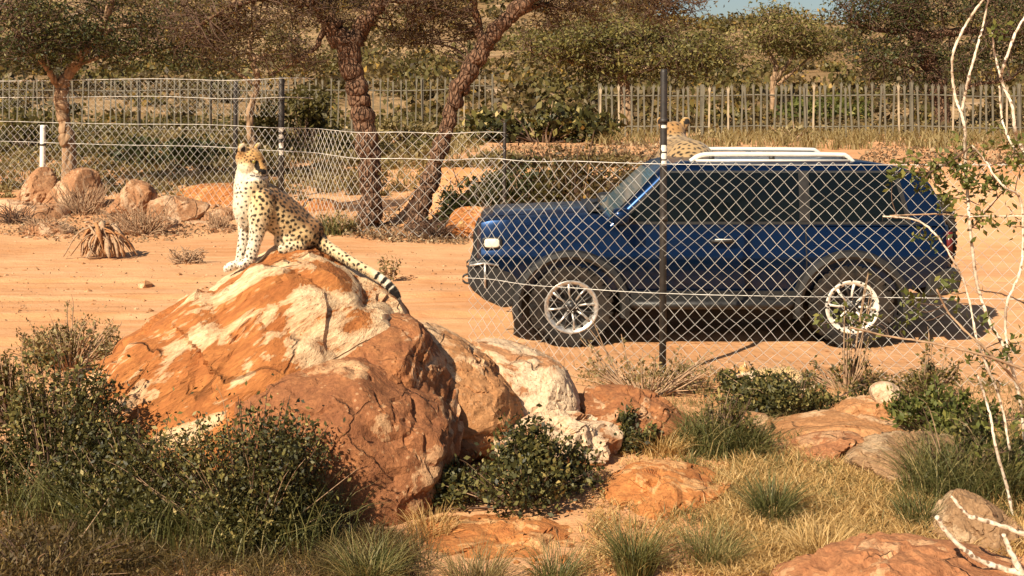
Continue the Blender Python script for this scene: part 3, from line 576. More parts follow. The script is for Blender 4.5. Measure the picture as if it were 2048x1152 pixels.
def palisade(name, label, x0, x1, Yc, y1, top, pitch, wid, mat, seed, bright=0.2, railz=(0.35, 1.35), lean=0.0, pst=10):
    rng = np.random.default_rng(seed); a = np.array([(x0-1024)*Yc/FPX, Yc]); b = np.array([(x1-1024)*y1/FPX, y1]); n = int(np.hypot(*(b-a))/pitch)
    o0 = np.array([a[0], a[1], gz(a[0], a[1])]); root = empty(name, o0)
    H = top; pole = [(-wid/2, -0.3), (wid/2, -0.3), (wid/2, H-0.22), (wid*0.95, H-0.05), (wid*0.35, H-0.12), (0, H), (-wid*0.35, H-0.12), (-wid*0.95, H-0.05), (-wid/2, H-0.22)]
    mb = MB(); mb.prism(pole, -0.008, 0.008); mep = mb.mesh('pale', False); mep.materials.append(M[mat])
    mb = MB(); mb.prism(pole, -0.008, 0.008); me2 = mb.mesh('pale', False); me2.materials.append(M['palisade_pale'])
    for i in range(n+1):
        p = a+(b-a)*i/n; z = gz(p[0], p[1])
        if i % pst == 0:
            mb = MB(); mb.box((p[0]-o0[0], p[1]-o0[1]+0.09, z-o0[2]+H*0.46), (wid*1.9, 0.1, H*1.08)); mb.build('post', M[mat], root, smooth=False)
        o = bpy.data.objects.new('pale', me2 if rng.random() < bright else mep); COL.objects.link(o); o.parent = root
        o.location = (p[0]-o0[0], p[1]-o0[1], z-o0[2]+rng.normal()*0.035); o.rotation_euler = (0, rng.normal()*0.028, math.atan2(*(b-a)[::-1]))
    for zr in railz:
        q = np.array([a+(b-a)*t for t in np.linspace(0, 1, 40)]); mb = MB()
        mb.tube(np.column_stack([q[:, 0], q[:, 1]+0.035, gz(q[:, 0], q[:, 1])+zr])-o0, 0.026, 4); mb.build('rail', M[mat], root)
    return tag(root, label, 'fence')
palisade('palisade_fence', 'weathered palisade fence with spiked pales behind the car', 1200, 2330, 40.5, 38.6, 1.74, 0.205, 0.058, 'palisade', 3, pst=16)
palisade('palisade_fence', 'tall thin grey palisade fence behind the two trunks', -300, 985, 42.8, 43.6, 2.15, 0.245, 0.042, 'palisade', 4, 0.05, (0.3, 1.7))

# ------------------------------------------------------------------ trees
def tree2(name, label, limbs, crowns, seed, leaf, bark='bark', twig='twig', lsize=0.05, nleaf=40, sig=0.16, sides=10, group=None, asp=0.45, twr=0.010, tw2=3, tshift=0.0):
    """limbs: [(px,py,Y,rpx)...] polylines; crowns: (px,py,rx,ry,Y,rdepth_m,clusters)"""
    rng = np.random.default_rng(seed); pts_all = []; tr = None; lm = MB(); root = None
    for li, lb in enumerate(limbs):
        w = np.array([[*P(a, b, Y), r*Y/FPX] for a, b, Y, r in lb]); q = spline(w, 8); c, r = q[:, :3].copy(), q[:, 3].copy()
        if root is None:
            base = c[0].copy(); base[2] = gz(base[0], base[1]); c[0, 2] = base[2]-0.3; root = empty(name, base); r[:3] *= [1.2, 1.06, 1.0]
        c[1:-1] += rng.normal(size=(len(c)-2, 3))*r[1:-1, None]*0.16; r = r*(1+0.09*rng.normal(size=len(r)))
        (MB() if False else lm).tube(c, r, sides) if li else None
        if li == 0:
            # trunk with knobbly bark relief
            th = np.linspace(0, 2*math.pi, 36, endpoint=False); cc = spline(np.column_stack([c, r]), 3); tg = unit(np.gradient(cc[:, :3], axis=0))
            a = unit(np.cross(tg, [0, 1., 0])); b2 = np.cross(a, tg)
            V = cc[:, None, :3]+cc[:, None, 3:4]*(np.cos(th)[None, :, None]*a[:, None]+np.sin(th)[None, :, None]*b2[:, None])
            fl = V.reshape(-1, 3); d = unit(fl-np.repeat(cc[:, :3], 36, 0)); rr = np.repeat(cc[:, 3], 36)
            fl = fl+d*(rr*(0.13*fbm(fl*np.array([1, 1, 0.5])*(0.8/max(r.mean(), 0.05))+seed, 2)+0.07*fbm(fl*np.array([1, 1, 0.35])*(3.6/max(r.mean(), 0.05))+seed, 3)))[:, None]
            t = MB(); t.grid(fl.reshape(V.shape), True); t.build('trunk', M[bark], root, origin=base)
            pts_all.append(c[len(c)//2:])
        else: pts_all.append(c[2:])
    if lm.n: lm.build('limbs', M[bark], root, origin=base)
    pts = np.vstack(pts_all); tw = MB(); L = []; T = []
    for (px, py, rx, ry, Y, dep, nc) in crowns:
        s = Y/FPX; c0 = P(px, py, Y)
        for _ in range(nc):
            d = unit(rng.normal(size=3)); rr = rng.uniform(0.15, 1.0)**0.45; cc = c0+d*rr*np.array([rx*s, dep, ry*s])
            k = np.argmin(((pts-cc)**2).sum(1)); a = pts[k]; mid = (a+cc)/2+rng.normal(size=3)*0.12*np.linalg.norm(cc-a); mid[2] += 0.04*np.linalg.norm(cc-a)
            ln = np.linalg.norm(cc-a)
            tw.tube(spline([a, mid, cc], 4), np.linspace(min(twr*2.4, twr*(0.8+ln*0.5)), twr*0.6, 9), 4, caps=False)
            for _k in range(tw2):
                e = cc+rng.normal(size=3)*sig*np.array([1.5, 1.5, 0.9]); tw.tube(spline([cc, (cc+e)/2+rng.normal(size=3)*sig*0.3, e], 2), [twr*0.55]*2+[twr*0.5]*2+[twr*0.3], 3, caps=False)
            n = int(nleaf*rng.uniform(0.5, 1.5)); k = rng.normal(size=(n, 3))*sig*np.array([1.25, 1.25, 0.6]); L.append(cc+k); T.append(np.clip(rng.beta(2, 2.6, n)+rng.normal()*0.10+tshift, 0, 1))
    tw.build('branches', M[twig], root, origin=base)
    if L:
        cb = MB(); add_leaves(cb, np.vstack(L), lsize, np.concatenate(T), asp, 0.1, rng=rng); cb.build('crown', M[leaf], root, origin=base)
    return tag(root, label, 'tree', group)
Y1 = 22.9
tree2('acacia_tree', 'thick-trunked forked tree standing straight behind the wire mesh',
      [[(742, 472, Y1, 25), (741, 400, Y1, 20.5), (739, 320, Y1, 21), (724, 225, Y1, 21), (709, 150, Y1, 21), (694, 85, Y1, 23)],
       [(694, 95, Y1, 24), (662, 50, Y1, 19), (625, 5, Y1-0.2, 15), (580, -70, Y1-0.5, 11), (500, -150, Y1-0.8, 7)],
       [(700, 95, Y1, 20), (732, 45, Y1, 17), (768, -5, Y1+0.1, 14), (800, -80, Y1+0.3, 10), (850, -170, Y1+0.5, 6)],
       [(640, 25, Y1, 10), (560, -5, Y1-0.4, 7), (470, 10, Y1-0.7, 5), (400, 50, Y1-0.9, 3)],
       [(655, 45, Y1, 7), (630, 95, Y1-0.2, 5), (580, 130, Y1-0.3, 3), (540, 150, Y1-0.4, 2)],
       [(770, 0, Y1, 8), (840, 5, Y1, 5), (900, 30, Y1, 3)]],
      [(520, 20, 160, 55, Y1-0.5, 1.0, 60), (620, -60, 220, 70, Y1, 1.6, 60), (800, 5, 120, 40, Y1, 1.0, 34), (560, 120, 70, 35, Y1-0.3, 0.5, 14), (450, 90, 70, 30, Y1-0.7, 0.5, 10), (720, -150, 300, 80, Y1, 2.2, 50), (690, 25, 90, 35, Y1+0.4, 0.5, 20), (840, 50, 90, 40, Y1+0.6, 0.8, 30), (430, 50, 110, 60, Y1-0.3, 0.8, 40)],
      41, 'leaf_brown', lsize=0.060, nleaf=34, sig=0.17, twr=0.012, tw2=6)
tree2('acacia_tree', 'crooked dark trunk leaning right behind the wire mesh',
      [[(828, 466, Y1, 22), (848, 395, Y1, 17), (868, 330, Y1, 16), (892, 262, Y1, 15.5), (911, 195, Y1, 16), (944, 132, Y1, 17), (974, 84, Y1, 16), (1012, 40, Y1, 14.5), (1062, -10, Y1, 14), (1115, -75, Y1, 10)],
       [(965, 95, Y1, 10), (955, 45, Y1, 8), (940, -10, Y1-0.2, 6), (900, -70, Y1-0.3, 4)],
       [(1050, 0, Y1, 10), (1120, -20, Y1, 8), (1220, -15, Y1+0.3, 5), (1330, 5, Y1+0.5, 3)],
       [(1010, 42, Y1, 7), (1080, 10, Y1+0.3, 5), (1120, 20, Y1+0.5, 3)]],
      [(1000, -70, 220, 60, Y1, 1.8, 60), (1250, 0, 160, 38, Y1+0.4, 1.0, 46), (1330, 28, 75, 34, Y1+0.6, 0.6, 16), (900, 15, 70, 30, Y1-0.2, 0.6, 14), (1230, -90, 260, 60, Y1+0.4, 1.8, 40), (900, 70, 80, 40, Y1+0.5, 0.6, 22), (1130, 25, 90, 30, Y1+0.5, 0.7, 26)],
      42, 'leaf_brown', lsize=0.060, nleaf=34, sig=0.17, twr=0.012, tw2=6)
tree2('acacia_tree', 'olive leafy tree with a pale leaning trunk at the left edge',
      [[(138, 300, 28, 15), (128, 235, 28, 12), (121, 180, 28, 12), (150, 130, 28, 10), (195, 70, 28, 8), (225, 0, 28, 7), (240, -80, 28, 5)],
       [(121, 180, 28, 8), (90, 130, 27.6, 6), (40, 70, 27.3, 5), (-30, 20, 27, 3)], [(195, 70, 28, 6), (270, 50, 28, 5), (360, 60, 28, 3)], [(150, 130, 28, 5), (220, 110, 28.2, 4), (310, 105, 28.4, 3)]],
      [(70, 60, 130, 60, 27.4, 1.1, 75), (190, 95, 130, 38, 28, 1.0, 50), (330, 70, 90, 55, 28.2, 0.9, 44), (150, -30, 220, 50, 28, 1.8, 60), (40, 110, 90, 30, 27.5, 0.8, 26), (390, 115, 70, 25, 28.4, 0.6, 14)],
      43, 'leaf_dark', 'bark_far', lsize=0.085, nleaf=46, sig=0.22, twr=0.013, tshift=0.12)
tree2('acacia_tree', 'yellowing small tree between the left leafy tree and the forked trunk',
      [[(505, 300, 33, 8), (500, 230, 33, 7), (515, 160, 33, 6), (500, 100, 33, 5), (510, 40, 33, 4)], [(510, 170, 33, 4), (450, 130, 33, 3), (400, 100, 33, 2)], [(505, 120, 33, 4), (570, 90, 33, 3), (610, 60, 33, 2)]],
      [(500, 80, 120, 60, 33, 1.5, 60), (430, 130, 70, 30, 33, 0.8, 24), (590, 120, 70, 40, 33, 0.8, 24), (300, 20, 130, 60, 35, 1.5, 40)],
      44, 'leaf_olive', 'bark_far', 'twig', lsize=0.09, nleaf=36, sig=0.25, twr=0.012, tshift=0.1)
tree2('acacia_tree', 'dark spreading tree hanging over the fence at the top right',
      [[(1900, 290, 43.5, 15), (1885, 220, 43.5, 15), (1866, 150, 43.5, 16), (1846, 95, 43.5, 17), (1822, 45, 43.5, 15), (1795, 0, 43.5, 12), (1770, -60, 43.5, 9)],
       [(1850, 70, 43.5, 10), (1930, 62, 43.2, 9), (2010, 66, 42.8, 8), (2110, 55, 42.2, 6)], [(1825, 62, 43.5, 7), (1760, 60, 43.1, 5), (1700, 42, 42.8, 3)],
       [(1868, 160, 43.5, 5), (1810, 130, 43.2, 4), (1740, 120, 43.0, 3)], [(1880, 200, 43.5, 5), (1950, 170, 43.2, 4), (2020, 160, 43.0, 3)], [(1795, 0, 43.5, 7), (1860, -20, 43.5, 6), (1960, -15, 43.5, 4)]],
      [(1760, 25, 100, 38, 43.0, 1.0, 50), (1900, 0, 190, 40, 43.5, 1.6, 80), (1960, 105, 130, 45, 43.2, 1.0, 50), (1780, 105, 90, 38, 43.1, 0.9, 34), (2030, 40, 80, 50, 42.6, 1.0, 36), (1830, 170, 100, 24, 43.2, 0.6, 16)],
      45, 'leaf_dark', 'bark', lsize=0.12, nleaf=44, sig=0.33, twr=0.021, tw2=5, tshift=0.05)
tree2('acacia_tree', 'wide flat-topped green tree above the bonnet beyond the fence',
      [[(1255, 220, 46, 12), (1250, 175, 46, 11), (1240, 140, 46, 9), (1235, 100, 46, 7)], [(1245, 150, 46, 7), (1150, 125, 46, 5), (1050, 100, 46, 3)], [(1245, 150, 46, 7), (1340, 130, 46, 5), (1440, 125, 46, 3)], [(1240, 130, 46, 5), (1190, 80, 46, 3)], [(1240, 130, 46, 5), (1320, 75, 46, 3)]],
      [(1240, 95, 190, 42, 46, 2.6, 130), (1340, 125, 130, 35, 45, 2.0, 70), (1110, 85, 100, 30, 46, 1.8, 50), (1240, 60, 130, 24, 46.5, 1.8, 50), (1420, 95, 75, 30, 45.5, 1.2, 34), (1200, 150, 80, 14, 46, 1.0, 16)],
      46, 'leaf_acacia', 'bark_far', lsize=0.15, nleaf=40, sig=0.33, twr=0.02, tshift=0.16)
tree2('acacia_tree', 'small round green tree with pale forked stems under the sky gap',
      [[(1548, 200, 56, 7), (1547, 165, 56, 6), (1552, 135, 56, 5), (1540, 110, 56, 4), (1520, 85, 56, 3)], [(1550, 160, 56, 5), (1574, 130, 56, 4), (1592, 100, 56, 3), (1605, 75, 56, 2)], [(1555, 170, 56, 4), (1590, 140, 56, 3), (1625, 110, 56, 2)]],
      [(1575, 68, 78, 34, 56, 2.0, 90), (1550, 28, 45, 12, 57, 1.2, 20), (1520, 85, 35, 20, 56, 1.0, 20), (1625, 95, 30, 20, 56, 1.0, 16)],
      47, 'leaf_acacia', 'bark_far', 'bark_far', lsize=0.17, nleaf=36, sig=0.36, twr=0.02, tshift=0.2)

# scrub on the hillside and between the fences (reads as one mass)
def scrub(name, label, leaf, n, seed, yr, sz, ls, nl, xr=1.0, xlim=None):
    rng = np.random.default_rng(seed); mb = MB(); sb = 0
    for _ in range(n):
        Y = math.exp(rng.uniform(math.log(yr[0]), math.log(yr[1]))); px = rng.uniform(-600, 2650) if xlim is None else rng.uniform(*xlim); X = (px-1024)*Y/FPX; z = gz(X, Y); s = sz*rng.uniform(0.5, 1.5)*(0.7+Y/150)
        k = rng.normal(size=(nl, 3)); k = unit(k)*(rng.random((nl, 1))**0.4); k[:, 2] = np.abs(k[:, 2])*0.85
        add_leaves(mb, np.array([X, Y, z])+k*np.array([s, s, s*0.75])*(1+0.25*rng.normal(size=(nl, 1))), ls*(0.7+Y/130), np.clip(rng.beta(2, 2.5, nl)+rng.normal()*0.15, 0, 1), 0.55, 0.2, rng=rng)
    return tag(mb.build(name, M[leaf]), label, 'scrub', kind='stuff')
scrub('hillside_scrub', 'brown dry scrub covering the hillside', 'leaf_brown', 600, 51, (52, 260), 1.3, 0.30, 110)
scrub('hillside_scrub', 'olive green scrub dotted over the hillside', 'leaf_olive', 430, 52, (50, 260), 1.4, 0.30, 120)
scrub('undergrowth', 'khaki undergrowth behind the tall thin fence', 'leaf_olive', 90, 53, (44.5, 50), 0.8, 0.16, 160, xlim=(-80, 1150))
scrub('undergrowth', 'dry brown undergrowth behind the spiked pales', 'leaf_brown', 60, 54, (41.5, 49), 0.7, 0.16, 160, xlim=(1150, 2150))
scrub('undergrowth', 'grey khaki undergrowth between the coarse mesh and thin fence', 'leaf_dry', 150, 57, (32, 42.5), 0.42, 0.12, 130, xlim=(-80, 960))
scrub('undergrowth', 'low olive undergrowth between the coarse mesh and thin fence', 'leaf_olive', 90, 58, (34, 42.5), 0.55, 0.13, 150, xlim=(-80, 960))
scrub('undergrowth', 'dry scrub just behind the coarse mesh', 'leaf_dry', 110, 59, (26.5, 33), 0.26, 0.075, 120, xlim=(-80, 720))
scrub('undergrowth', 'dark brown scrub just behind the coarse mesh', 'leaf_brown', 110, 60, (27.5, 34), 0.30, 0.08, 140, xlim=(-80, 900))
scrub('undergrowth', 'dry straw undergrowth along the fences', 'leaf_dry', 130, 56, (40, 50), 0.5, 0.13, 130)

# bushes of the middle distance
bush('dark_bush', 'dark broad-leaved bush between the crooked trunk and the spiked pales', 1085, 285, 250, 84, 36, 'leaf_bush', 2600, 0.20, 61, depth_m=1.2, asp=0.6, z0=1.15, twigs=30)
bush('grey_shrub', 'grey green hedge clump shading the far left mesh', 345, 372, 250, 78, 33, 'leaf_dark', 2600, 0.13, 62, depth_m=1.0, twigs=30, z0=0.55)
bush('khaki_shrub', 'khaki shrub below the leaning pale trunk', 60, 330, 260, 70, 36, 'leaf_olive', 2000, 0.15, 63, depth_m=1.0, twigs=20, z0=0.85)
bush('khaki_shrub', 'khaki shrub behind the banded black post', 610, 330, 200, 120, 37, 'leaf_olive', 2400, 0.15, 64, depth_m=1.2, twigs=20, z0=0.9)
bush('khaki_shrub', 'pale dry shrub seen between the two trunks', 815, 318, 130, 70, 38, 'leaf_dry', 1500, 0.14, 65, depth_m=0.9, twigs=20, z0=0.95)
bush('dry_shrub', 'dry straw-coloured shrub under the spiked pales', 1590, 290, 90, 44, 37, 'leaf_dry', 800, 0.13, 66, depth_m=0.6, twigs=40, stem='dry_twig', z0=1.15)
bush('green_shrub', 'bright green low shrub behind the spiked pales', 1640, 215, 220, 70, 47, 'leaf_fresh', 1800, 0.17, 67, depth_m=1.2, z0=1.6, twigs=10)
bush('grey_tussock', 'grey tussock at the foot of the forked trunk', 672, 470, 84, 62, 21.9, 'leaf_dry', 500, 0.06, 68, twigs=80, stem='dry_twig', z0=0.0, blades=220, bl=('grass_green', 0.8))
bush('dry_shrub', 'dry shrub on top of the bank above the bonnet', 1010, 322, 230, 40, 24.6, 'leaf_dry', 1600, 0.08, 71, depth_m=0.35, twigs=50, stem='dry_twig', z0=1.02, blades=300, bl=('leaf_dry', 1.0))
bush('dry_shrub', 'dry grassy shrub on the bank top just left of the windscreen', 1200, 322, 190, 34, 24.8, 'leaf_dry', 1300, 0.08, 72, depth_m=0.35, twigs=50, stem='dry_twig', z0=1.02, blades=300, bl=('leaf_dry', 1.0))
bush('olive_shrub', 'dusky brown shrub against the bank behind the windscreen', 1250, 430, 160, 158, 22.5, 'leaf_brown', 3600, 0.075, 73, depth_m=0.4, twigs=60, z0=0.0)
bush('olive_shrub', 'dark low shrub on the bank beside the sandy rock', 955, 425, 150, 152, 22.5, 'leaf_dark', 3200, 0.075, 74, depth_m=0.4, twigs=60, z0=0.02)
bush('olive_shrub', 'dark brown shrub filling the bank above the bonnet middle', 1145, 430, 190, 160, 22.5, 'leaf_brown', 4200, 0.075, 75, depth_m=0.4, twigs=70, z0=0.02)
bush('olive_shrub', 'tall dark thicket on the bank behind the bonnet', 1085, 400, 330, 105, 23.6, 'leaf_dark', 5200, 0.08, 76, depth_m=0.4, twigs=90, z0=0.35, lumps=16)
bush('olive_shrub', 'olive shrub in shade behind the wire right of the crooked trunk', 1050, 440, 190, 156, 22.6, 'leaf_olive', 3800, 0.075, 69, depth_m=0.4, twigs=60, z0=0.0)

# grass and litter
def region_pts(poly, n, seed, z=None):
    rng = np.random.default_rng(seed); poly = np.array(poly, float); lo, hi = poly.min(0), poly.max(0); out = []
    while len(out) < n:
        p = rng.uniform(lo, hi); c = False; j = len(poly)-1
        for i in range(len(poly)):
            if (poly[i, 1] > p[1]) != (poly[j, 1] > p[1]) and p[0] < (poly[j, 0]-poly[i, 0])*(p[1]-poly[i, 1])/(poly[j, 1]-poly[i, 1])+poly[i, 0]: c = not c
            j = i
        if c: out.append(p)
    o = np.array(out); Y = FPX*HC/(o[:, 1]-HY); X = (o[:, 0]-1024)*Y/FPX
    if z is not None: Y = FPX*(HC-z)/(o[:, 1]-HY); X = (o[:, 0]-1024)*Y/FPX
    return np.stack([X, Y, gz(X, Y)], 1)
def clumped(pts, k, s, rng):
    a = np.repeat(pts, k, 0); a[:, :2] += rng.normal(size=(len(a), 2))*s; a[:, 2] = gz(a[:, 0], a[:, 1]); return a
def pebbles(label, poly, n, seed, sz, mat='rock_tan'):
    rng = np.random.default_rng(seed); p = region_pts(poly, n, seed); V, T = ico(1); mb = MB()
    for c in p: mb.add(V*rng.uniform(0.5, 1.3, 3)*np.array([1, 1, 0.6])*sz*rng.lognormal(0, 0.45)+c, None, T)
    return tag(mb.build('pebbles', M[mat], smooth=False), label, 'pebbles', kind='stuff')
pebbles('small stones scattered over the sandy track', [(-20, 640), (0, 470), (930, 475), (940, 620), (300, 640)], 260, 201, 0.022)
pebbles('small stones on the sand by the car', [(1150, 760), (1180, 700), (2060, 700), (2060, 780)], 160, 202, 0.016)
pebbles('broken stones on the lower right ground', [(1000, 1150), (1180, 900), (1450, 850), (2060, 850), (2060, 1160)], 420, 203, 0.016, 'rock_orange')
pebbles('rubble among the far left rocks', [(-20, 470), (0, 425), (460, 425), (470, 470), (60, 480)], 240, 204, 0.06, 'rock_far')
rng = np.random.default_rng(77)
def grass_stuff(label, poly, n, k, s, h, lean, wid, mat, seed, z=None, name='grass'):
    mb = MB(); p = clumped(region_pts(poly, n, seed, z), k, s, rng); add_blades(mb, p-np.array([0, 0, 0.01]), h, lean, wid); return tag(mb.build(name, M[mat]), label, 'grass', kind='stuff')
grass_stuff('golden dry grass in the middle of the lower right', [(1430, 1010), (1480, 920), (1650, 900), (1790, 960), (1760, 1080), (1560, 1120), (1420, 1080)], 520, 26, 0.035, 0.12, 1.0, 0.007, 'grass_gold', 81)
grass_stuff('golden dry grass between the orange rocks', [(1180, 1040), (1230, 900), (1420, 880), (1560, 900), (1500, 1152), (1150, 1152)], 300, 16, 0.04, 0.09, 1.1, 0.006, 'grass_gold', 82)
grass_stuff('dry grass at the right under the thorn branches', [(1690, 1000), (1750, 900), (2060, 880), (2060, 1090), (1800, 1080)], 330, 16, 0.04, 0.13, 1.0, 0.006, 'grass_gold', 83)
grass_stuff('dry weeds fringe in front of the sand track', [(1130, 760), (1200, 735), (1500, 740), (1750, 745), (2060, 770), (2060, 840), (1400, 850), (1250, 790)], 420, 12, 0.05, 0.10, 1.0, 0.006, 'leaf_dry', 84)
grass_stuff('straw stubble in front of the corner rock', [(1380, 1152), (1430, 1090), (1600, 1080), (1800, 1050), (2060, 1060), (2060, 1110), (1700, 1090), (1520, 1160)], 300, 18, 0.04, 0.10, 1.1, 0.006, 'grass_gold', 89)
grass_stuff('brown dead grass along the bottom left', [(-20, 1170), (-20, 1000), (300, 1030), (650, 1060), (860, 1080), (850, 1170)], 620, 16, 0.04, 0.13, 1.2, 0.005, 'leaf_brown', 85)
grass_stuff('mixed green grass on the lower right slope', [(1250, 1000), (1380, 860), (1700, 880), (2050, 860), (2050, 1060), (1500, 1100)], 300, 14, 0.03, 0.13, 0.9, 0.005, 'grass_green', 86)
grass_stuff('tall yellow grass along the spiked pales', [(1190, 292), (1230, 262), (1900, 262), (2060, 275), (2060, 300), (1500, 300)], 420, 14, 0.12, 0.42, 0.6, 0.03, 'leaf_dry', 87, 1.15)
grass_stuff('straw grass below the tall thin fence', [(-20, 300), (100, 285), (960, 285), (960, 330), (500, 330), (-20, 320)], 300, 12, 0.15, 0.35, 0.7, 0.03, 'leaf_dry', 88, 0.95)
def litter(label, poly, n, seed, ls, z=None, mat='litter', name='leaf_litter'):
    mb = MB(); p = region_pts(poly, n, seed, z); p[:, 2] += 0.01+0.03*np.random.default_rng(seed).random(n)*ls/0.05; add_leaves(mb, p, ls, None, 0.5, 0.0); return tag(mb.build(name, M[mat]), label, 'leaf litter', kind='stuff')
litter('fallen leaves round the feet of the two trunks', [(680, 480), (710, 445), (900, 440), (960, 465), (930, 490), (760, 485)], 2600, 91, 0.07)
litter('leaf litter on top of the bank above the bonnet', [(930, 325), (1000, 295), (1400, 285), (1440, 325)], 3200, 92, 0.10, 1.12)
litter('twigs and leaves on the bank at the far right', [(1700, 330), (1760, 290), (2060, 285), (2060, 330)], 1600, 93, 0.10, 1.12)
litter('debris strewn below the far left rocks', [(-20, 470), (0, 425), (450, 425), (470, 470), (250, 490), (60, 480)], 2200, 94, 0.06)
litter('dead leaves on the soil at the bottom left', [(-20, 1170), (-20, 1040), (250, 1060), (800, 1090), (850, 1170)], 2600, 95, 0.022)
litter('small debris over the lower right ground', [(1150, 1152), (1200, 880), (1500, 830), (2060, 830), (2060, 1160)], 3000, 96, 0.02)
litter('sparse debris on the sandy track', [(-20, 640), (0, 470), (900, 470), (930, 600), (300, 640)], 520, 97, 0.03)

# ------------------------------------------------------------------ foreground plants
bush('leafy_bush', 'dark leafy bush at the left edge against the biggest boulder', 105, 1010, 330, 320, 7.3, 'leaf_bush', 13000, 0.028, 101, blades=500, twigs=90, tall=0.2, bl=('grass_green', 0.5), lumps=14, z0=0.0)
bush('leafy_bush', 'tangled green bush growing in front of the round brown boulder', 500, 1090, 440, 310, 6.75, 'leaf_bush', 17000, 0.024, 102, blades=800, twigs=140, tall=0.15, bl=('grass_green', 0.5), lumps=16, z0=0.0, depth_m=0.35)
bush('leafy_bush', 'low leafy bush filling the gap between the two big bushes', 290, 1085, 330, 215, 6.9, 'leaf_bush', 8000, 0.024, 118, blades=700, twigs=80, tall=0.25, bl=('grass_green', 0.8), lumps=12, z0=0.0, depth_m=0.3)
bush('leafy_bush', 'glossy leafy bush between flat pale rock and long orange rock', 1050, 1035, 335, 165, 7.35, 'leaf_bush', 10000, 0.029, 103, twigs=60, lumps=15, z0=0.0, asp=0.6)
bush('leafy_bush', 'small round leafy bush beside the low brown boulder', 1272, 885, 88, 92, 8.5, 'leaf_bush', 1500, 0.028, 104, twigs=20, lumps=7, z0=0.02, asp=0.6)
bush('ground_cover', 'low green mat of leaves in front of the spotted cub', 1590, 822, 330, 78, 9.6, 'leaf_bush', 5200, 0.034, 105, twigs=40, lumps=14, z0=0.0, depth_m=0.28, tall=0.5)
bush('ground_cover', 'small green weed clump right of the black post', 1455, 765, 100, 34, 10.4, 'leaf_bush', 900, 0.036, 106, twigs=25, lumps=6, z0=0.0, tall=0.8)
bush('dry_bush', 'twiggy dry bush with thin leaves above the left leafy bush', 140, 720, 250, 110, 10.6, 'leaf_dry', 2600, 0.030, 107, twigs=150, stem='dry_twig', tall=0.5, lumps=12, z0=0.12)
bush('dry_bush', 'grey green bush at the left edge below the twiggy dry bush', 30, 790, 220, 130, 9.0, 'leaf_olive', 3000, 0.026, 108, twigs=80, tall=0.3, z0=0.05)
bush('weed_clump', 'green weeds spilling over the right end of the tan ledge', 1900, 830, 220, 90, 8.9, 'leaf_fresh', 2200, 0.040, 109, twigs=70, tall=0.5, lumps=10, z0=0.05)
bush('weed_clump', 'dense dark weeds under the thorn branches at the right edge', 2020, 930, 200, 170, 7.6, 'leaf_bush', 3600, 0.036, 110, twigs=90, tall=0.3, lumps=10, z0=0.0, blades=500, bl=('grass_green', 0.8))
bush('weed_clump', 'grassy weeds in front of the low brown boulder', 1440, 905, 170, 110, 8.5, 'leaf_olive', 900, 0.026, 111, twigs=60, tall=0.4, lumps=7, z0=0.0, blades=800, bl=('grass_green', 0.9))
bush('weed_clump', 'thin dry weeds around the foot of the black post', 1290, 790, 260, 70, 10.1, 'leaf_dry', 700, 0.028, 112, twigs=70, stem='dry_twig', tall=0.9, lumps=12, z0=0.0)
bush('weed_clump', 'tall seedy weeds standing against the sand behind the white stone', 1690, 775, 160, 60, 10.3, 'leaf_olive', 500, 0.03, 113, twigs=60, stem='dry_twig', tall=1.2, lumps=9, z0=0.0)
bush('weed_clump', 'dry weeds between the white stone and thorn branches', 1850, 785, 160, 66, 9.8, 'leaf_olive', 900, 0.032, 114, twigs=60, stem='dry_twig', tall=0.9, lumps=8, z0=0.05)
bush('weed_clump', 'long grassy weeds drooping over the shaded grey rock', 1930, 985, 250, 130, 7.5, 'leaf_olive', 500, 0.026, 117, twigs=60, tall=0.4, lumps=8, z0=0.0, blades=1300, bl=('grass_green', 1.1))
bush('seedling', 'thin leafy sapling on the sand right of the tail', 783, 545, 60, 66, 16.5, 'leaf_dry', 120, 0.05, 115, twigs=12, stem='dry_twig', lumps=5, z0=0.0, cat='plant')
bush('dead_grass_bush', 'reddish dead grass clump at the bottom left corner', 90, 1160, 380, 130, 6.3, 'leaf_brown', 3000, 0.022, 116, twigs=40, stem='twig', lumps=14, z0=0.0, blades=900, bl=('leaf_brown', 0.7))
T = [('green grass tuft beside the golden grass', 1545, 1045, 0.30, 0.10, 420, 'grass_green', -0.05), ('grey green grass tuft in front of the long orange rock', 1270, 1150, 0.34, 0.09, 420, 'grass_green', 0.05),
     ('dark grass tuft at the bottom below the long orange rock', 1110, 1175, 0.26, 0.09, 300, 'grass_green', 0.0), ('dry grass tuft at the left end of the long orange rock', 950, 1175, 0.24, 0.13, 380, 'leaf_dry', -0.1),
     ('greyish grass tuft left of the long orange rock', 740, 1160, 0.26, 0.14, 520, 'grass_green', 0.12), ('grass tuft by the brown rock behind the bare twigs', 1840, 1050, 0.22, 0.11, 320, 'grass_green', -0.1),
     ('straw tuft between the flat orange rock and small round bush', 1330, 905, 0.20, 0.16, 420, 'grass_gold', 0.05), ('grass tuft on the near side of the shaded grey rock', 1890, 960, 0.30, 0.16, 420, 'grass_green', 0.1),
     ('bright golden tuft in front of the red brown corner rock', 1640, 1110, 0.22, 0.14, 420, 'grass_gold', 0.1), ('brown grass tuft at the foot of the round brown boulder', 860, 1060, 0.16, 0.14, 260, 'grass_gold', -0.1),
     ('pale grass tuft left of the crumbly reddish rock', 1500, 910, 0.22, 0.14, 380, 'grass_green', 0.15), ('grass tuft in the corner beyond the wide red rock', 1420, 1120, 0.24, 0.16, 420, 'grass_green', 0.2),
     ('long arching grass in the gap between the two big bushes', 330, 1020, 0.42, 0.18, 420, 'grass_green', 0.15)]
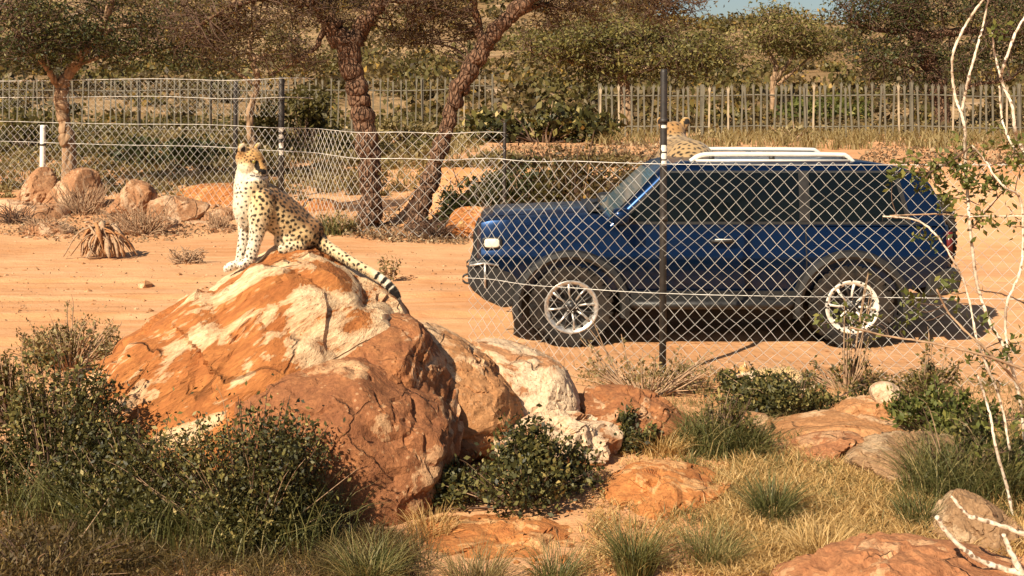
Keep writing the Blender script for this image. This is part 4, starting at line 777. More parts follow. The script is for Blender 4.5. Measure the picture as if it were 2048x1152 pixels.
for i, (lb, px, py, h, r, n, mt, tt) in enumerate(T): tuft('grass_tuft', lb, px, py, h, r, n, mt, 0.0055, 0.85, 120+i, tint=tt, group='foreground grass tufts')

for lb_, ol_, Y_, mt_, sd_i in (('low cracked rock between the stump and the dry brush heap', [(255, 470), (275, 440), (330, 432), (365, 448), (360, 475)], 23.0, 'rock_far', 39), ('flat rock left of the leopard chest', [(395, 455), (415, 425), (455, 415), (480, 430), (480, 460)], 24.0, 'rock_far', 40), ('low rock in front of the upright tan rock', [(40, 480), (60, 450), (110, 442), (150, 455), (145, 485)], 22.2, 'rock_far', 43), ('sandy rock right of the leopard back', [(575, 430), (600, 402), (650, 396), (690, 412), (690, 435)], 25.6, 'rock_orange', 44)):
    boulder('rock', lb_, ol_, Y_, 0.45, mt_, sd_i, 5, 0.3, 0.9, cat='rock')
# dry palm-like stump and brush beyond the sand
st = empty('dry_stump', G(205, 512)); rng = np.random.default_rng(9); Yq = GY(512); s = Yq/FPX
for k in range(54):
    a = rng.uniform(-1.3, 1.3); ln = rng.uniform(25, 85)*s; top = np.array([rng.normal()*8*s, rng.normal()*0.08, 66*s*rng.uniform(0.75, 1.05)])
    e = np.array([math.sin(a)*ln*1.0, -0.25*math.cos(a)+rng.normal()*0.1, 0.02]); q = spline([top, (top+e)/2+np.array([math.sin(a)*0.06, -0.05, 0.06])+rng.normal(size=3)*0.05, e], 4)
    mb = MB(); mb.tube(q, np.linspace(0.017, 0.007, len(q))*rng.uniform(0.5, 1.6)*(1+0.25*rng.normal(size=len(q))), 5, squash=2.2); mb.build('dry_frond', M['dry_twig'] if k % 3 else M['rock_tan'], st)
tag(st, 'dead splayed palm stump lying on the sand at left', 'stump')
def brush(label, px, py, wpx, hpx, n, seed, mat='dry_twig'):
    Yb = GY(py); s = Yb/FPX; root = empty('dry_brush', G(px, py)); rng = np.random.default_rng(seed); mb = MB()
    for k in range(n):
        a = rng.uniform(0, 2*math.pi); r = wpx*s*0.5*rng.random()**0.5; e = np.array([math.cos(a)*r, math.sin(a)*r*0.7, hpx*s*rng.random()]); b0 = e*np.array([0.2, 0.2, 0])+rng.normal(size=3)*0.04; b0[2] = 0
        mb.tube(spline([b0, (b0+e)/2+rng.normal(size=3)*0.07, e], 3), np.linspace(0.012, 0.004, 7), 4, caps=False)
    mb.build('twigs', M[mat], root); return tag(root, label, 'brush')
brush('low dry twigs on the sand just left of the leopard paws', 375, 525, 90, 32, 90, 131); brush('dry brush heap beside the pointed orange rock', 285, 470, 150, 70, 190, 132); brush('grey dry brush below the pale pointed rock', 165, 440, 130, 80, 170, 133)
brush('dark dry brush by the low flat rock', 30, 455, 100, 50, 130, 134, 'twig'); brush('dry twigs between the flat pale slab and the leopard', 440, 465, 70, 46, 90, 135); brush('dry tangle at the foot of the hedge clump', 330, 400, 130, 50, 110, 136)
brush('dry scrub around the low cracked rock', 240, 462, 120, 44, 130, 138); brush('grey scrub at the left edge of the sand', 90, 470, 140, 40, 150, 139); brush('dry scrub behind the leopard', 560, 440, 120, 44, 120, 140)
brush('fallen twigs at the foot of the crooked trunk', 870, 475, 130, 40, 120, 137, 'twig')

# thorny shrub with white branches leaning in from the right
ts = empty('thorn_shrub', (3.1, 7.4, 0.0)); TO = np.array([3.1, 7.4, 0.0]); rng = np.random.default_rng(12); thorn_pts = []
BR = [([(1974, -12), (1940, 36), (1919, 73), (1906, 109), (1905, 157), (1911, 197), (1922, 226), (1930, 262), (1930, 313), (1936, 400), (1938, 433), (1946, 509), (1957, 578), (1980, 646), (2012, 702), (2040, 800), (2050, 900)], 5.5, 0, 'pale_bark'),
      ([(1978, -12), (1968, 44), (1955, 91), (1940, 146), (1930, 190), (1924, 222)], 4.5, 0.03, 'pale_bark'),
      ([(2060, 15), (2048, 36), (2028, 73), (2010, 124), (2002, 153), (2010, 179), (2024, 211), (2030, 255), (2037, 281), (2060, 330)], 5.5, 0.2, 'pale_bark'),
      ([(1984, 66), (1991, 113), (2001, 155)], 3.5, 0.22, 'pale_bark'), ([(1999, 171), (2002, 219), (2010, 259), (2030, 300), (2056, 330)], 4.5, 0.1, 'pale_bark'),
      ([(1944, 291), (1970, 321), (1988, 350), (2010, 375), (2041, 398), (2046, 471), (2041, 540), (2015, 604), (2011, 646), (2014, 700)], 4.5, -0.1, 'pale_bark'),
      ([(1766, 433), (1831, 440), (1873, 471), (1904, 517), (1927, 562), (1942, 616), (1950, 662), (1961, 702), (2000, 800), (2020, 900)], 4.0, -0.2, 'pale_bark'),
      ([(1873, 578), (1896, 624), (1931, 662), (1973, 700), (2030, 760), (2060, 800)], 4.5, -0.3, 'dry_twig'),
      ([(1700, 655), (1778, 673), (1858, 685), (1950, 706), (2011, 725), (2065, 745)], 4.5, -0.4, 'dry_twig'),
      ([(1955, 751), (1971, 798), (1982, 837), (1990, 888), (2014, 975), (2030, 1053)], 5.0, -0.5, 'pale_bark'),
      ([(1944, 291), (1905, 320), (1860, 345)], 3.0, -0.1, 'twig'), ([(1938, 433), (1870, 428), (1780, 432)], 2.5, -0.15, 'dry_twig'), ([(1938, 433), (2000, 432), (2060, 433)], 2.5, -0.15, 'pale_bark'),
      ([(1957, 580), (2010, 590), (2060, 612)], 2.5, 0.0, 'twig'), ([(2010, 379), (1975, 420), (1945, 455)], 2.2, 0.0, 'twig'), ([(1730, 560), (1640, 610), (1590, 640)], 0.1, 0, 'twig')]
for pts, r, dy, mt in BR[:-1]:
    Yb = 7.5+dy; q = spline([[*P(a, b, Yb+0.05*math.sin(i*1.7)), 0.60*r*Yb/FPX] for i, (a, b) in enumerate(pts)], 7); c = q[:, :3]+rng.normal(size=(len(q), 3))*0.0012; rad = q[:, 3]*np.linspace(0.75, 1.15, len(q))*(1+0.12*rng.normal(size=len(q)))
    mb = MB(); mb.tube(c, rad, 7); o = mb.build('branch', M[mt], ts, origin=TO); thorn_pts.append(c); tb = MB()
    for k in range(len(c)):     # thorns
        if rng.random() < 0.8:
            d = unit(rng.normal(size=3)); tb.tube([c[k], c[k]+d*rng.uniform(0.012, 0.035)], [0.0022, 0.0004], 3, caps=False)
    if tb.n: tag(tb.build('thorns', M['twig'], o, origin=TO), kind='stuff')
tp = np.vstack(thorn_pts)
mb = MB(); tw = MB()
def leafspray(a, b, n, rx, ry, ls, dy=0.0):
    c = P(a, b, 7.45+dy); s = 7.45/FPX
    for k in range(max(2, int(n/14*0.62))):
        e = c+rng.normal(size=3)*np.array([rx*s, 0.06, ry*s]); kk = np.argmin(((tp-e)**2).sum(1)); tw.tube(spline([tp[kk] if np.linalg.norm(tp[kk]-e) < 0.5 else c, (tp[kk] if np.linalg.norm(tp[kk]-e) < 0.5 else c)*0.5+e*0.5+rng.normal(size=3)*0.02, e], 3), np.linspace(0.0035, 0.0015, 7), 4, caps=False)
        add_leaves(mb, e+rng.normal(size=(14, 3))*0.03, ls, None, 0.5, 0.2, rng=rng)
for a, b, n, rx, ry in ((1880, 340, 260, 40, 25), (1920, 370, 260, 35, 25), (1990, 280, 220, 35, 22), (1980, 400, 240, 40, 25), (1820, 345, 120, 40, 12), (1960, 330, 200, 50, 30), (2030, 350, 100, 20, 40), (1760, 640, 150, 45, 14), (1690, 632, 60, 30, 8), (1850, 470, 40, 15, 15), (1830, 600, 60, 30, 14), (1900, 560, 40, 20, 20), (1975, 65, 26, 12, 5), (2030, 690, 80, 25, 25), (1990, 720, 80, 30, 20), (2020, 800, 170, 30, 50), (2025, 900, 150, 25, 40), (1930, 640, 40, 20, 15), (2040, 470, 40, 12, 30)):
    leafspray(a, b, n, rx, ry, 0.045)
mb.build('foliage', M['leaf_fresh'], ts, origin=TO); tag(tw.build('twigs', M['twig'], ts, origin=TO), kind='stuff')
tag(ts, 'leggy thorn shrub with white branches at the right edge', 'shrub')
for lb, pts, r in (('bare white twig curving over the wide red corner rock', [(1873, 1033), (1904, 1077), (1951, 1116), (1998, 1135), (2060, 1152)], 6), ('bare white twig above the curved corner twig', [(1902, 992), (1935, 1029), (1982, 1045), (2060, 1072)], 4.5), ('short stout white twig standing at the bottom right corner', [(2006, 1069), (2020, 1100), (2045, 1152)], 6)):
    q = spline([[*P(a, b, 5.9), r*5.9/FPX] for a, b in pts], 8); mb = MB(); mb.tube(q[:, :3]+rng.normal(size=(len(q), 3))*0.002, q[:, 3]*np.linspace(0.7, 1.2, len(q))*(1+0.1*rng.normal(size=len(q))), 7); b0 = q[-1, :3]
    tag(mb.build('fallen_branch', M['pale_bark'], origin=b0), lb, 'branch')

# ------------------------------------------------------------------ car
CX, CY = -0.435, 12.93; car = empty('blue_car', (CX, CY, 0.0)); car.scale = (1.018, 1, 1)
def S(x): return 1.0
HWM = 0.90
def side_prof(w, zb, zt, crown):
    """half section from sill to centre line"""
    return [(0.80*w, zb), (0.935*w, zb+0.015), (0.955*w, zb+0.10), (0.984*w, 0.74), (1.0*w, 0.87), (1.0*w, 0.905), (0.980*w, 0.935), (0.966*w, min(1.05, zt-0.10)), (0.944*w, zt-0.055), (0.925*w, zt-0.012), (0.86*w, zt+0.004), (0.5*w, zt+crown*0.8), (0.0, zt+crown)]
sts = [(0.085, 0.70, 0.62, 1.10, 0.0), (0.095, 0.80, 0.56, 1.17, 0.0), (0.13, 0.855, 0.54, 1.215, 0.01), (0.22, 0.885, 0.53, 1.238, 0.02), (0.45, 0.90, 0.53, 1.252, 0.03), (0.9, 0.905, 0.53, 1.270, 0.035), (1.22, 0.905, 0.53, 1.285, 0.035), (1.34, 0.905, 0.53, 1.275, 0.03), (1.42, 0.905, 0.53, 1.215, 0.02), (1.6, 0.905, 0.53, 1.205, 0.0), (3.2, 0.905, 0.53, 1.205, 0.0), (4.2, 0.905, 0.54, 1.205, 0.0), (4.5, 0.895, 0.58, 1.205, 0.0), (4.6, 0.87, 0.62, 1.20, 0.0), (4.645, 0.82, 0.66, 1.18, 0.0)]
xsn = []; 
for i in range(len(sts)-1):
    k = max(1, int((sts[i+1][0]-sts[i][0])/0.12)); 
    for j in range(k): xsn.append(np.array(sts[i])*(1-j/k)+np.array(sts[i+1])*j/k)
xsn.append(np.array(sts[-1])); rings = []
for x, wv, zb, zt, cr in xsn:
    h = side_prof(wv, zb, zt, cr); full = [(-y, z) for y, z in h]+[(y, z) for y, z in h[::-1][1:]]
    rings.append([(x, y, z) for y, z in full])
mb = MB(); mb.grid(np.array(rings), True)
nr = len(rings[0])
for R_, sg in ((rings[0], 1), (rings[-1], -1)):
    c = np.mean(np.array(R_), 0); V = np.vstack([np.array(R_), c[None]]); mb.add(V, None, [((i+1) % nr, i, nr) if sg > 0 else (i, (i+1) % nr, nr) for i in range(nr)])
def boolcut(me, cutters):
    o = bpy.data.objects.new('tmp', me); COL.objects.link(o); cs = []
    for cme in cutters:
        c = bpy.data.objects.new('cut', cme); COL.objects.link(c); cs.append(c)
        md = o.modifiers.new('b', 'BOOLEAN'); md.operation = 'DIFFERENCE'; md.object = c; md.solver = 'EXACT'
    dg = bpy.context.evaluated_depsgraph_get(); out = bpy.data.meshes.new_from_object(o.evaluated_get(dg))
    for q in cs+[o]: bpy.data.objects.remove(q)
    return out
WX = (0.995, 3.675); WZ = 0.398
cut = []
for x in WX:
    for sg in (-1, 1):
        c = MB(); c.tube([[x, sg*0.52, WZ], [x, sg*1.2, WZ]], 0.475, 40); cut.append(c.mesh('c'))
bm_ = bmesh.new(); bm_.from_mesh(mb.mesh('body_shell')); bmesh.ops.remove_doubles(bm_, verts=bm_.verts, dist=1e-5); bmesh.ops.recalc_face_normals(bm_, faces=bm_.faces); me0 = bpy.data.meshes.new('body_shell'); bm_.to_mesh(me0); bm_.free()
me = boolcut(me0, cut); me.materials.clear(); me.materials.append(M['paint']); me.polygons.foreach_set('use_smooth', np.ones(len(me.polygons), bool)); me.set_sharp_from_angle(angle=R(35))
body = bpy.data.objects.new('body', me); COL.objects.link(body); body.parent = car
# cabin
def cabin_hw(z): return float(np.interp(z, [1.18, 1.45, 1.70, 1.76, 1.80, 1.815], [0.862, 0.835, 0.79, 0.755, 0.66, 0.40]))
def cabin_xf(z): return float(np.interp(z, [1.18, 1.70, 1.76, 1.80, 1.815], [1.30, 1.84, 1.92, 2.08, 2.5]))
def cabin_xr(z): return float(np.interp(z, [1.18, 1.35, 1.50, 1.62, 1.70, 1.76, 1.80, 1.815], [4.62, 4.585, 4.53, 4.46, 4.34, 4.16, 3.90, 3.5]))
rings = []
for z in (1.18, 1.30, 1.45, 1.58, 1.66, 1.70, 1.74, 1.765, 1.785, 1.80, 1.81, 1.815):
    a, b, h = cabin_xf(z), cabin_xr(z), cabin_hw(z); r0 = 0.10; V = []
    for cx, cy, t0 in ((b-r0, h-r0, 0), (a+r0, h-r0, 90), (a+r0, -h+r0, 180), (b-r0, -h+r0, 270)):
        for t in np.linspace(t0, t0+90, 7): V.append((cx+r0*math.cos(R(t)), cy+r0*math.sin(R(t)), z))
    rings.append(V)
mb = MB(); mb.grid(np.array(rings), True); V = np.array(rings[-1]); mb.add(np.vstack([V, V.mean(0)+[0, 0, 0.002]]), None, [(i, (i+1) % len(V), len(V)) for i in range(len(V))])
cab = mb.build('cabin', M['paint'], car, shade_angle=40)
def side_panel(name, poly, off, thick, mat, parent=car, sg=-1, cabin=True):
    """panel laid on the car's side: poly in (x,z), subdivided into bands of z so that it follows the side"""
    poly = np.array(poly); zs = np.linspace(poly[:, 1].min(), poly[:, 1].max(), 14); L = []; 
    for z in zs:
        xi = []
        for i in range(len(poly)):
            a, b = poly[i], poly[(i+1) % len(poly)]
            if abs(a[1]-b[1]) > 1e-9 and min(a[1], b[1])-1e-9 <= z <= max(a[1], b[1])+1e-9: xi.append(a[0]+(b[0]-a[0])*(z-a[1])/(b[1]-a[1]))
            elif abs(a[1]-b[1]) <= 1e-9 and abs(z-a[1]) < 1e-6: xi += [a[0], b[0]]
        L.append((min(xi), max(xi), z))
    def ysurf(z):
        if cabin: return cabin_hw(z)
        h = side_prof(0.905, 0.53, 1.205, 0); return float(np.interp(z, [q[1] for q in h[:9]], [q[0] for q in h[:9]]))
    o_ = [[(a, sg*(ysurf(z)+off), z), (b, sg*(ysurf(z)+off), z)] for a, b, z in L]; i_ = [[(a, sg*(ysurf(z)+off-thick), z), (b, sg*(ysurf(z)+off-thick), z)] for a, b, z in L]
    ring = np.array([[o[0], o[1], i[1], i[0]] for o, i in zip(o_, i_)]); mb = MB(); mb.grid(ring, True); mb.add(np.vstack([ring[0], ring[-1]]), [(0, 1, 2, 3), (7, 6, 5, 4)])
    return mb.build(name, M[mat], parent, shade_angle=30)
for sg in (-1, 1):
    d = side_panel('door', [(1.53, 0.56), (3.20, 0.56), (3.24, 1.19), (1.46, 1.19), (1.46, 0.80)], 0.006, 0.03, 'paint', car, sg, False)
    for xe in (1.497, 3.245): side_panel('door_gap', [(xe-0.006, 0.56), (xe+0.006, 0.56), (xe+0.006, 1.19), (xe-0.006, 1.19)], 0.0025, 0.02, 'underbody', d, sg, False)
    mb = MB(); mb.box((2.44, sg*0.925, 1.035), (0.22, 0.035, 0.035)); mb.tube(np.array([[2.33, sg*0.905, 1.035], [2.36, sg*0.945, 1.04], [2.44, sg*0.955, 1.042], [2.52, sg*0.945, 1.04], [2.55, sg*0.905, 1.035]]), 0.016, 8); mb.build('door_handle', M['plastic'], d, smooth=True)
    mb = MB(); mb.tube(np.array([[2.36, sg*0.955, 1.058], [2.52, sg*0.955, 1.058]]), 0.006, 6); mb.build('handle_trim', M['rail'], d)
    side_panel('window_frame', [(1.44, 1.205), (4.26, 1.205), (4.14, 1.715), (1.93, 1.715)], 0.004, 0.02, 'plastic', car, sg)
    side_panel('window', [(1.50, 1.225), (3.185, 1.225), (3.185, 1.695), (1.955, 1.695)], 0.008, 0.012, 'glass', car, sg)
    side_panel('rear_window', [(3.285, 1.225), (4.21, 1.225), (4.10, 1.695), (3.285, 1.695)], 0.008, 0.012, 'glass', car, sg)
    side_panel('window_divider', [(3.20, 1.225), (3.27, 1.225), (3.27, 1.695), (3.20, 1.695)], 0.010, 0.015, 'alloy_dark', car, sg) if sg < 0 else None
    side_panel('belt_trim', [(1.44, 1.196), (4.40, 1.196), (4.40, 1.212), (1.44, 1.212)], 0.012, 0.02, 'plastic', car, sg)
    # mirror
    mb = MB(); V, T = ico(3); V = np.sign(V)*np.abs(V)**0.6; mb.add(V*np.array([0.09, 0.13, 0.085])+np.array([1.46, sg*1.02, 1.285]), None, T); mb.tube([[1.50, sg*0.86, 1.22], [1.48, sg*0.98, 1.24]], 0.03, 8); mb.build('mirror', M['paint'] if sg < 0 else M['plastic'], car)
    # roof rail
    yr = sg*0.62; z0 = 1.80; q = spline([[2.17, yr, z0], [2.27, yr, z0+0.058], [2.45, yr, z0+0.07], [3.0, yr, z0+0.07], [3.6, yr, z0+0.065], [3.70, yr, z0+0.05], [3.77, yr, z0-0.015]], 5); mb = MB(); mb.tube(q, 0.024, 8, squash=1.2); rl = mb.build('roof_rail', M['rail'], car)
    mb = MB(); mb.box((2.97, yr*1.04, z0+0.008), (1.5, 0.05, 0.022)); mb.build('rail_foot', M['rail'], rl)
    for x in (2.38, 2.97, 3.68): mb = MB(); mb.box((x, yr, z0+0.03), (0.05, 0.03, 0.07)); mb.build('rail_support', M['plastic'], rl)
    # flares, step, lights
    for x in WX:
        th = np.linspace(R(-12), R(192), 40); sec = [(0.462, 0.80), (0.470, 0.945), (0.50, 0.965), (0.545, 0.955), (0.560, 0.90), (0.555, 0.86)]
        V = np.array([[(x+r*math.cos(t)*(1.02), sg*y, WZ+r*math.sin(t)*0.99) for r, y in sec] for t in th]); mb = MB(); mb.grid(V, True); mb.build('wheel_flare', M['plastic'], car, shade_angle=40)
    mb = MB(); mb.tube([[1.55, sg*0.90, 0.44], [1.62, sg*0.97, 0.43], [3.05, sg*0.97, 0.43], [3.12, sg*0.90, 0.44]], 0.045, 10); mb.build('side_step', M['plastic'], car)
    mb = MB(); mb.box((2.335, sg*0.83, 0.495), (1.66, 0.13, 0.10)); mb.build('sill', M['plastic'], car, smooth=False)
    mb = MB(); V, T = ico(3); V = np.sign(V)*np.abs(V)**0.5; mb.add(V*np.array([0.035, 0.12, 0.055])+np.array([0.135, sg*0.70, 1.02]), None, T); hl = mb.build('headlight_housing', M['plastic'], car)
    mb = MB(); mb.add(V*np.array([0.075, 0.025, 0.046])+np.array([0.235, sg*0.873, 1.015]), None, T); mb.build('headlight', M['lamp'], car)
    mb = MB(); mb.add(V*np.array([0.10, 0.018, 0.06])+np.array([0.235, sg*0.872, 1.015]), None, T); mb.build('headlight_rim', M['plastic'], car)
    mb = MB(); mb.box((4.63, sg*0.80, 1.0), (0.05, 0.12, 0.24)); mb.build('tail_light', M['red_lens'], car)
zs = np.linspace(1.235, 1.69, 8); V = np.array([[(cabin_xf(z)-0.007, -0.9*cabin_hw(z)+t*1.8*cabin_hw(z), z+0.004) for t in np.linspace(0, 1, 9)] for z in zs]); mb = MB(); mb.grid(V); mb.build('windscreen', M['windscreen'], car)
zs = np.linspace(1.25, 1.66, 8); V = np.array([[(cabin_xr(z)+0.006, -0.8*cabin_hw(z)+t*1.6*cabin_hw(z), z) for t in np.linspace(0, 1, 9)] for z in zs]); mb = MB(); mb.grid(V); mb.build('tailgate_window', M['glass'], car)
for x0, y0, y1 in ((1.22, -0.55, 0.0), (1.24, 0.1, 0.6)): mb = MB(); mb.tube([[x0, y0-0.1, 1.325], [x0+0.06, y0, 1.335], [x0+0.10, y1, 1.33]], 0.012, 6); mb.build('wiper', M['plastic'], car)
mb = MB(); mb.box((1.25, 0, 1.315), (0.16, 1.45, 0.012)); mb.build('cowl', M['plastic'], car, smooth=False)
# bonnet bulge, grille, bumpers, underside, spare wheel
V = np.array([[(x, y, 1.0) for y in np.linspace(-0.62, 0.62, 13)] for x in np.linspace(0.24, 1.16, 10)])
zt = np.interp(V[..., 0], [s_[0] for s_ in sts], [s_[3] for s_ in sts]); V[..., 2] = zt+np.interp(np.abs(V[..., 1]), [0, 0.45, 0.62], [0.045, 0.040, 0.018]); mb = MB(); mb.grid(V); mb.build('bonnet', M['paint'], car)
mb = MB(); mb.box((0.075, 0, 0.99), (0.03, 1.30, 0.26)); gr = mb.build('grille', M['plastic'], car, smooth=False)
for i in range(9): mb = MB(); mb.box((0.056, -0.56+i*0.14, 0.99), (0.02, 0.035, 0.20)); mb.build('grille_bar', M['alloy_dark'], gr, smooth=False)
prof = [(0.16, 0.86), (0.02, 0.84), (0.0, 0.76), (0.005, 0.62), (0.05, 0.55), (0.16, 0.46), (0.34, 0.38), (0.48, 0.40), (0.50, 0.62), (0.42, 0.80)]
mb = MB(); mb.prism(prof, -0.88, 0.88); bp = mb.build('front_bumper', M['plastic'], car, smooth=False); 
md = bp.modifiers.new('bevel', 'BEVEL'); md.width = 0.025; md.segments = 2; md.limit_method = 'ANGLE'
for sg in (-1, 1): mb = MB(); th = np.linspace(0, 2*math.pi, 13); mb.tube(np.column_stack([-0.01+0.05*np.cos(th), np.full(13, sg*0.55), 0.62+0.045*np.sin(th)]), 0.012, 6); mb.build('tow_hook', M['alloy_dark'], bp)
mb = MB(); mb.tube([[0.02, -0.90, 0.80], [0.16, -0.895, 0.82], [0.30, -0.895, 0.80]], 0.012, 6); mb.tube([[0.17, -0.895, 0.82], [0.17, -0.895, 0.58]], 0.012, 6); mb.build('bumper_trim', M['alloy'], bp)
prof = [(4.42, 0.78), (4.72, 0.76), (4.75, 0.68), (4.72, 0.56), (4.60, 0.50), (4.40, 0.48)]
mb = MB(); mb.prism(prof, -0.87, 0.87); bp = mb.build('rear_bumper', M['plastic'], car, smooth=False); md = bp.modifiers.new('bevel', 'BEVEL'); md.width = 0.025; md.segments = 2; md.limit_method = 'ANGLE'
mb = MB(); mb.box((2.33, 0, 0.45), (3.9, 1.0, 0.22)); mb.box((2.33, -0.40, 0.33), (1.7, 0.5, 0.2)); mb.box((2.33, 0.40, 0.33), (1.7, 0.5, 0.2)); mb.tube([[0.995, -0.7, 0.385], [0.995, 0.7, 0.385]], 0.06, 10); mb.tube([[3.675, -0.7, 0.385], [3.675, 0.7, 0.385]], 0.07, 10); mb.ell((3.675, 0.1, 0.385), (0.16, 0.18, 0.15)); mb.tube([[1.4, -0.25, 0.33], [2.6, -0.3, 0.30], [3.3, -0.35, 0.30]], 0.05, 8); mb.build('underbody', M['underbody'], car, smooth=False)
for x in WX:
    for sg in (-1, 1): mb = MB(); mb.tube([[x, sg*0.53, WZ+0.02], [x, sg*0.54, WZ+0.02]], 0.48, 32); mb.build('wheel_well_liner', M['underbody'], car)
def wheel(cx, cy, cz, sg, rimmat='alloy', rot=0.0, axis='y'):
    w = empty('wheel', (cx, cy, cz)); w.parent = car
    if axis == 'x': w.rotation_euler = (0, 0, R(90))
    RT = 0.398; n = 72
    prof = [(0.238, -0.115), (0.275, -0.135), (0.335, -0.145), (0.370, -0.138), (0.388, -0.116), (RT-0.006, -0.06), (RT-0.006, 0.06), (0.388, 0.116), (0.370, 0.138), (0.335, 0.145), (0.275, 0.135), (0.238, 0.115)]
    th = np.linspace(0, 2*math.pi, n, endpoint=False); V = np.array([[(r*math.cos(t), y, r*math.sin(t)) for t in th] for r, y in prof]); mb = MB(); mb.grid(V, True)
    for k in range(36):   # tread blocks and shoulder lugs
        t = 2*math.pi*k/36
        for yy, ww in ((-0.095, 0.055), (-0.03, 0.045), (0.03, 0.045), (0.095, 0.055)):
            tt = t+(0.09 if (yy > 0) else 0); rot_ = np.array([[math.cos(tt), 0, -math.sin(tt)], [0, 1, 0], [math.sin(tt), 0, math.cos(tt)]]); mb.box(rot_@np.array([RT-0.005, yy, 0]), (0.018, ww, 0.042), rot_)
        rot_ = np.array([[math.cos(t), 0, -math.sin(t)], [0, 1, 0], [math.sin(t), 0, math.cos(t)]])
        for s2 in (-1, 1): mb.box(rot_@np.array([0.364, s2*0.139, 0]), (0.045, 0.016, 0.036), rot_)
    mb.build('tyre', M['rubber'], w, shade_angle=35)
    f = sg   # outward direction along y
    rp = [(0.262, -0.10*f), (0.272, 0.112*f), (0.280, 0.128*f), (0.276, 0.134*f), (0.262, 0.130*f), (0.236, 0.118*f), (0.226, 0.10*f), (0.220, 0.03*f)]
    V = np.array([[(r*math.cos(t), y, r*math.sin(t)) for t in th] for r, y in rp]); mb = MB(); mb.grid(V, True); rim = mb.build('rim', M[rimmat], w); rim.scale = (0.93, 1, 0.93)
    mb = MB(); V = np.array([[(r*math.cos(t), y*f, r*math.sin(t)) for t in th] for r, y in ((0.235, 0.03), (0.1, 0.02), (0.02, 0.02))]); mb.grid(V, True); mb.build('brake_disc', M['alloy_dark'], w)
    ns = 8
    for k in range(ns):
        t = 2*math.pi*k/ns+rot; u = np.array([math.cos(t), 0, math.sin(t)]); v = np.array([-math.sin(t), 0, math.cos(t)]); mb = MB()
        mb2 = MB()
        for s2 in (-1, 1):
            a = u*0.06+v*s2*0.010; b = u*0.15+v*s2*0.020; c = u*0.236+v*s2*0.046
            q = np.array([a+[0, 0.085*f, 0], b+[0, 0.098*f, 0], c+[0, 0.112*f, 0]]); (mb if s2 < 0 else mb2).tube(q, [0.015, 0.012, 0.017], 6, squash=1.0)
        mb.build('spoke', M[rimmat], rim); mb2.build('spoke', M['alloy_dark'], rim)
    mb = MB(); V = np.array([[(r*math.cos(t), y*f, r*math.sin(t)) for t in th] for r, y in ((0.078, 0.04), (0.075, 0.095), (0.06, 0.108), (0.036, 0.110), (0.034, 0.125), (0.0, 0.128))]); mb.grid(V, True); mb.build('hub_cap', M['alloy_dark'], rim)
    for k in range(6):
        t = 2*math.pi*(k+0.5)/6+rot; mb = MB(); c = np.array([0.052*math.cos(t), 0, 0.052*math.sin(t)]); mb.tube([c+[0, 0.10*f, 0], c+[0, 0.125*f, 0]], 0.008, 6); mb.build('wheel_nut', M['alloy'], rim)
    return w
wheel(WX[0], -0.80, WZ, -1, rot=0.3); wheel(WX[1], -0.80, WZ, -1, 'spotted_alloy', 0.1); wheel(WX[0], 0.80, WZ, 1); wheel(WX[1], 0.80, WZ, 1)
sp_ = wheel(4.74, 0.05, 1.02, -1, 'alloy_dark', 0, 'x'); sp_.name = 'spare_wheel'
tag(car, 'dark blue two-door off-road car parked behind the wire fence', 'car')

# ------------------------------------------------------------------ leopards
def remesh(mb, voxel, it=4, fac=0.5):
    me = mb.mesh('raw'); o = bpy.data.objects.new('tmp', me); COL.objects.link(o)
    md = o.modifiers.new('r', 'REMESH'); md.mode = 'VOXEL'; md.voxel_size = voxel; md.use_smooth_shade = True
    sm_ = o.modifiers.new('s', 'SMOOTH'); sm_.factor = fac; sm_.iterations = it
    dg = bpy.context.evaluated_depsgraph_get(); out = bpy.data.meshes.new_from_object(o.evaluated_get(dg)); bpy.data.objects.remove(o)
    out.polygons.foreach_set('use_smooth', np.ones(len(out.polygons), bool)); return out
def chain(mb, pts, sides=16):
    """pts rows: x,y,z,r ; a smooth tapering limb with rounded ends"""
    q = spline(pts, 6); mb.tube(q[:, :3], q[:, 3], sides)
    for r in (q[0], q[-1]): mb.ell(r[:3], (r[3],)*3, sub=2)
def paint(me, base, spots, extra=None):
    """base: (n,3) colours; spots: rows x,y,z,r,dark,stretch"""
    n = len(me.vertices); co = np.empty(n*3); me.vertices.foreach_get('co', co); co = co.reshape(-1, 3)
    col = base.copy(); kd = kdtree.KDTree(n)
    for i, c in enumerate(co): kd.insert(c, i)
    kd.balance(); rng = np.random.default_rng(5); nv = (noise3(co*85)*0.55).tolist()
    for x, y, z, r, sh, ax, ay, az in spots:
        v = np.array([ax, ay, az])
        for (c, i, d) in kd.find_range((x, y, z), r*1.8):
            dv = co[i]-np.array([x, y, z]); al = dv@v; pe = math.sqrt(max(dv@dv-al*al, 0)); e = math.hypot(al/1.4, pe/0.85)/r*(1+nv[i])
            k = max(0.0, min(1.0, (1.12-e)/0.25)); col[i] = col[i]*(1-k*sh)+np.array([0.012, 0.008, 0.006])*k*sh
    if extra is not None: col = extra(co, col)
    at = me.attributes.new('Coat', 'FLOAT_COLOR', 'POINT'); at.data.foreach_set('color', np.column_stack([col, np.ones(n)]).astype('f4').ravel())
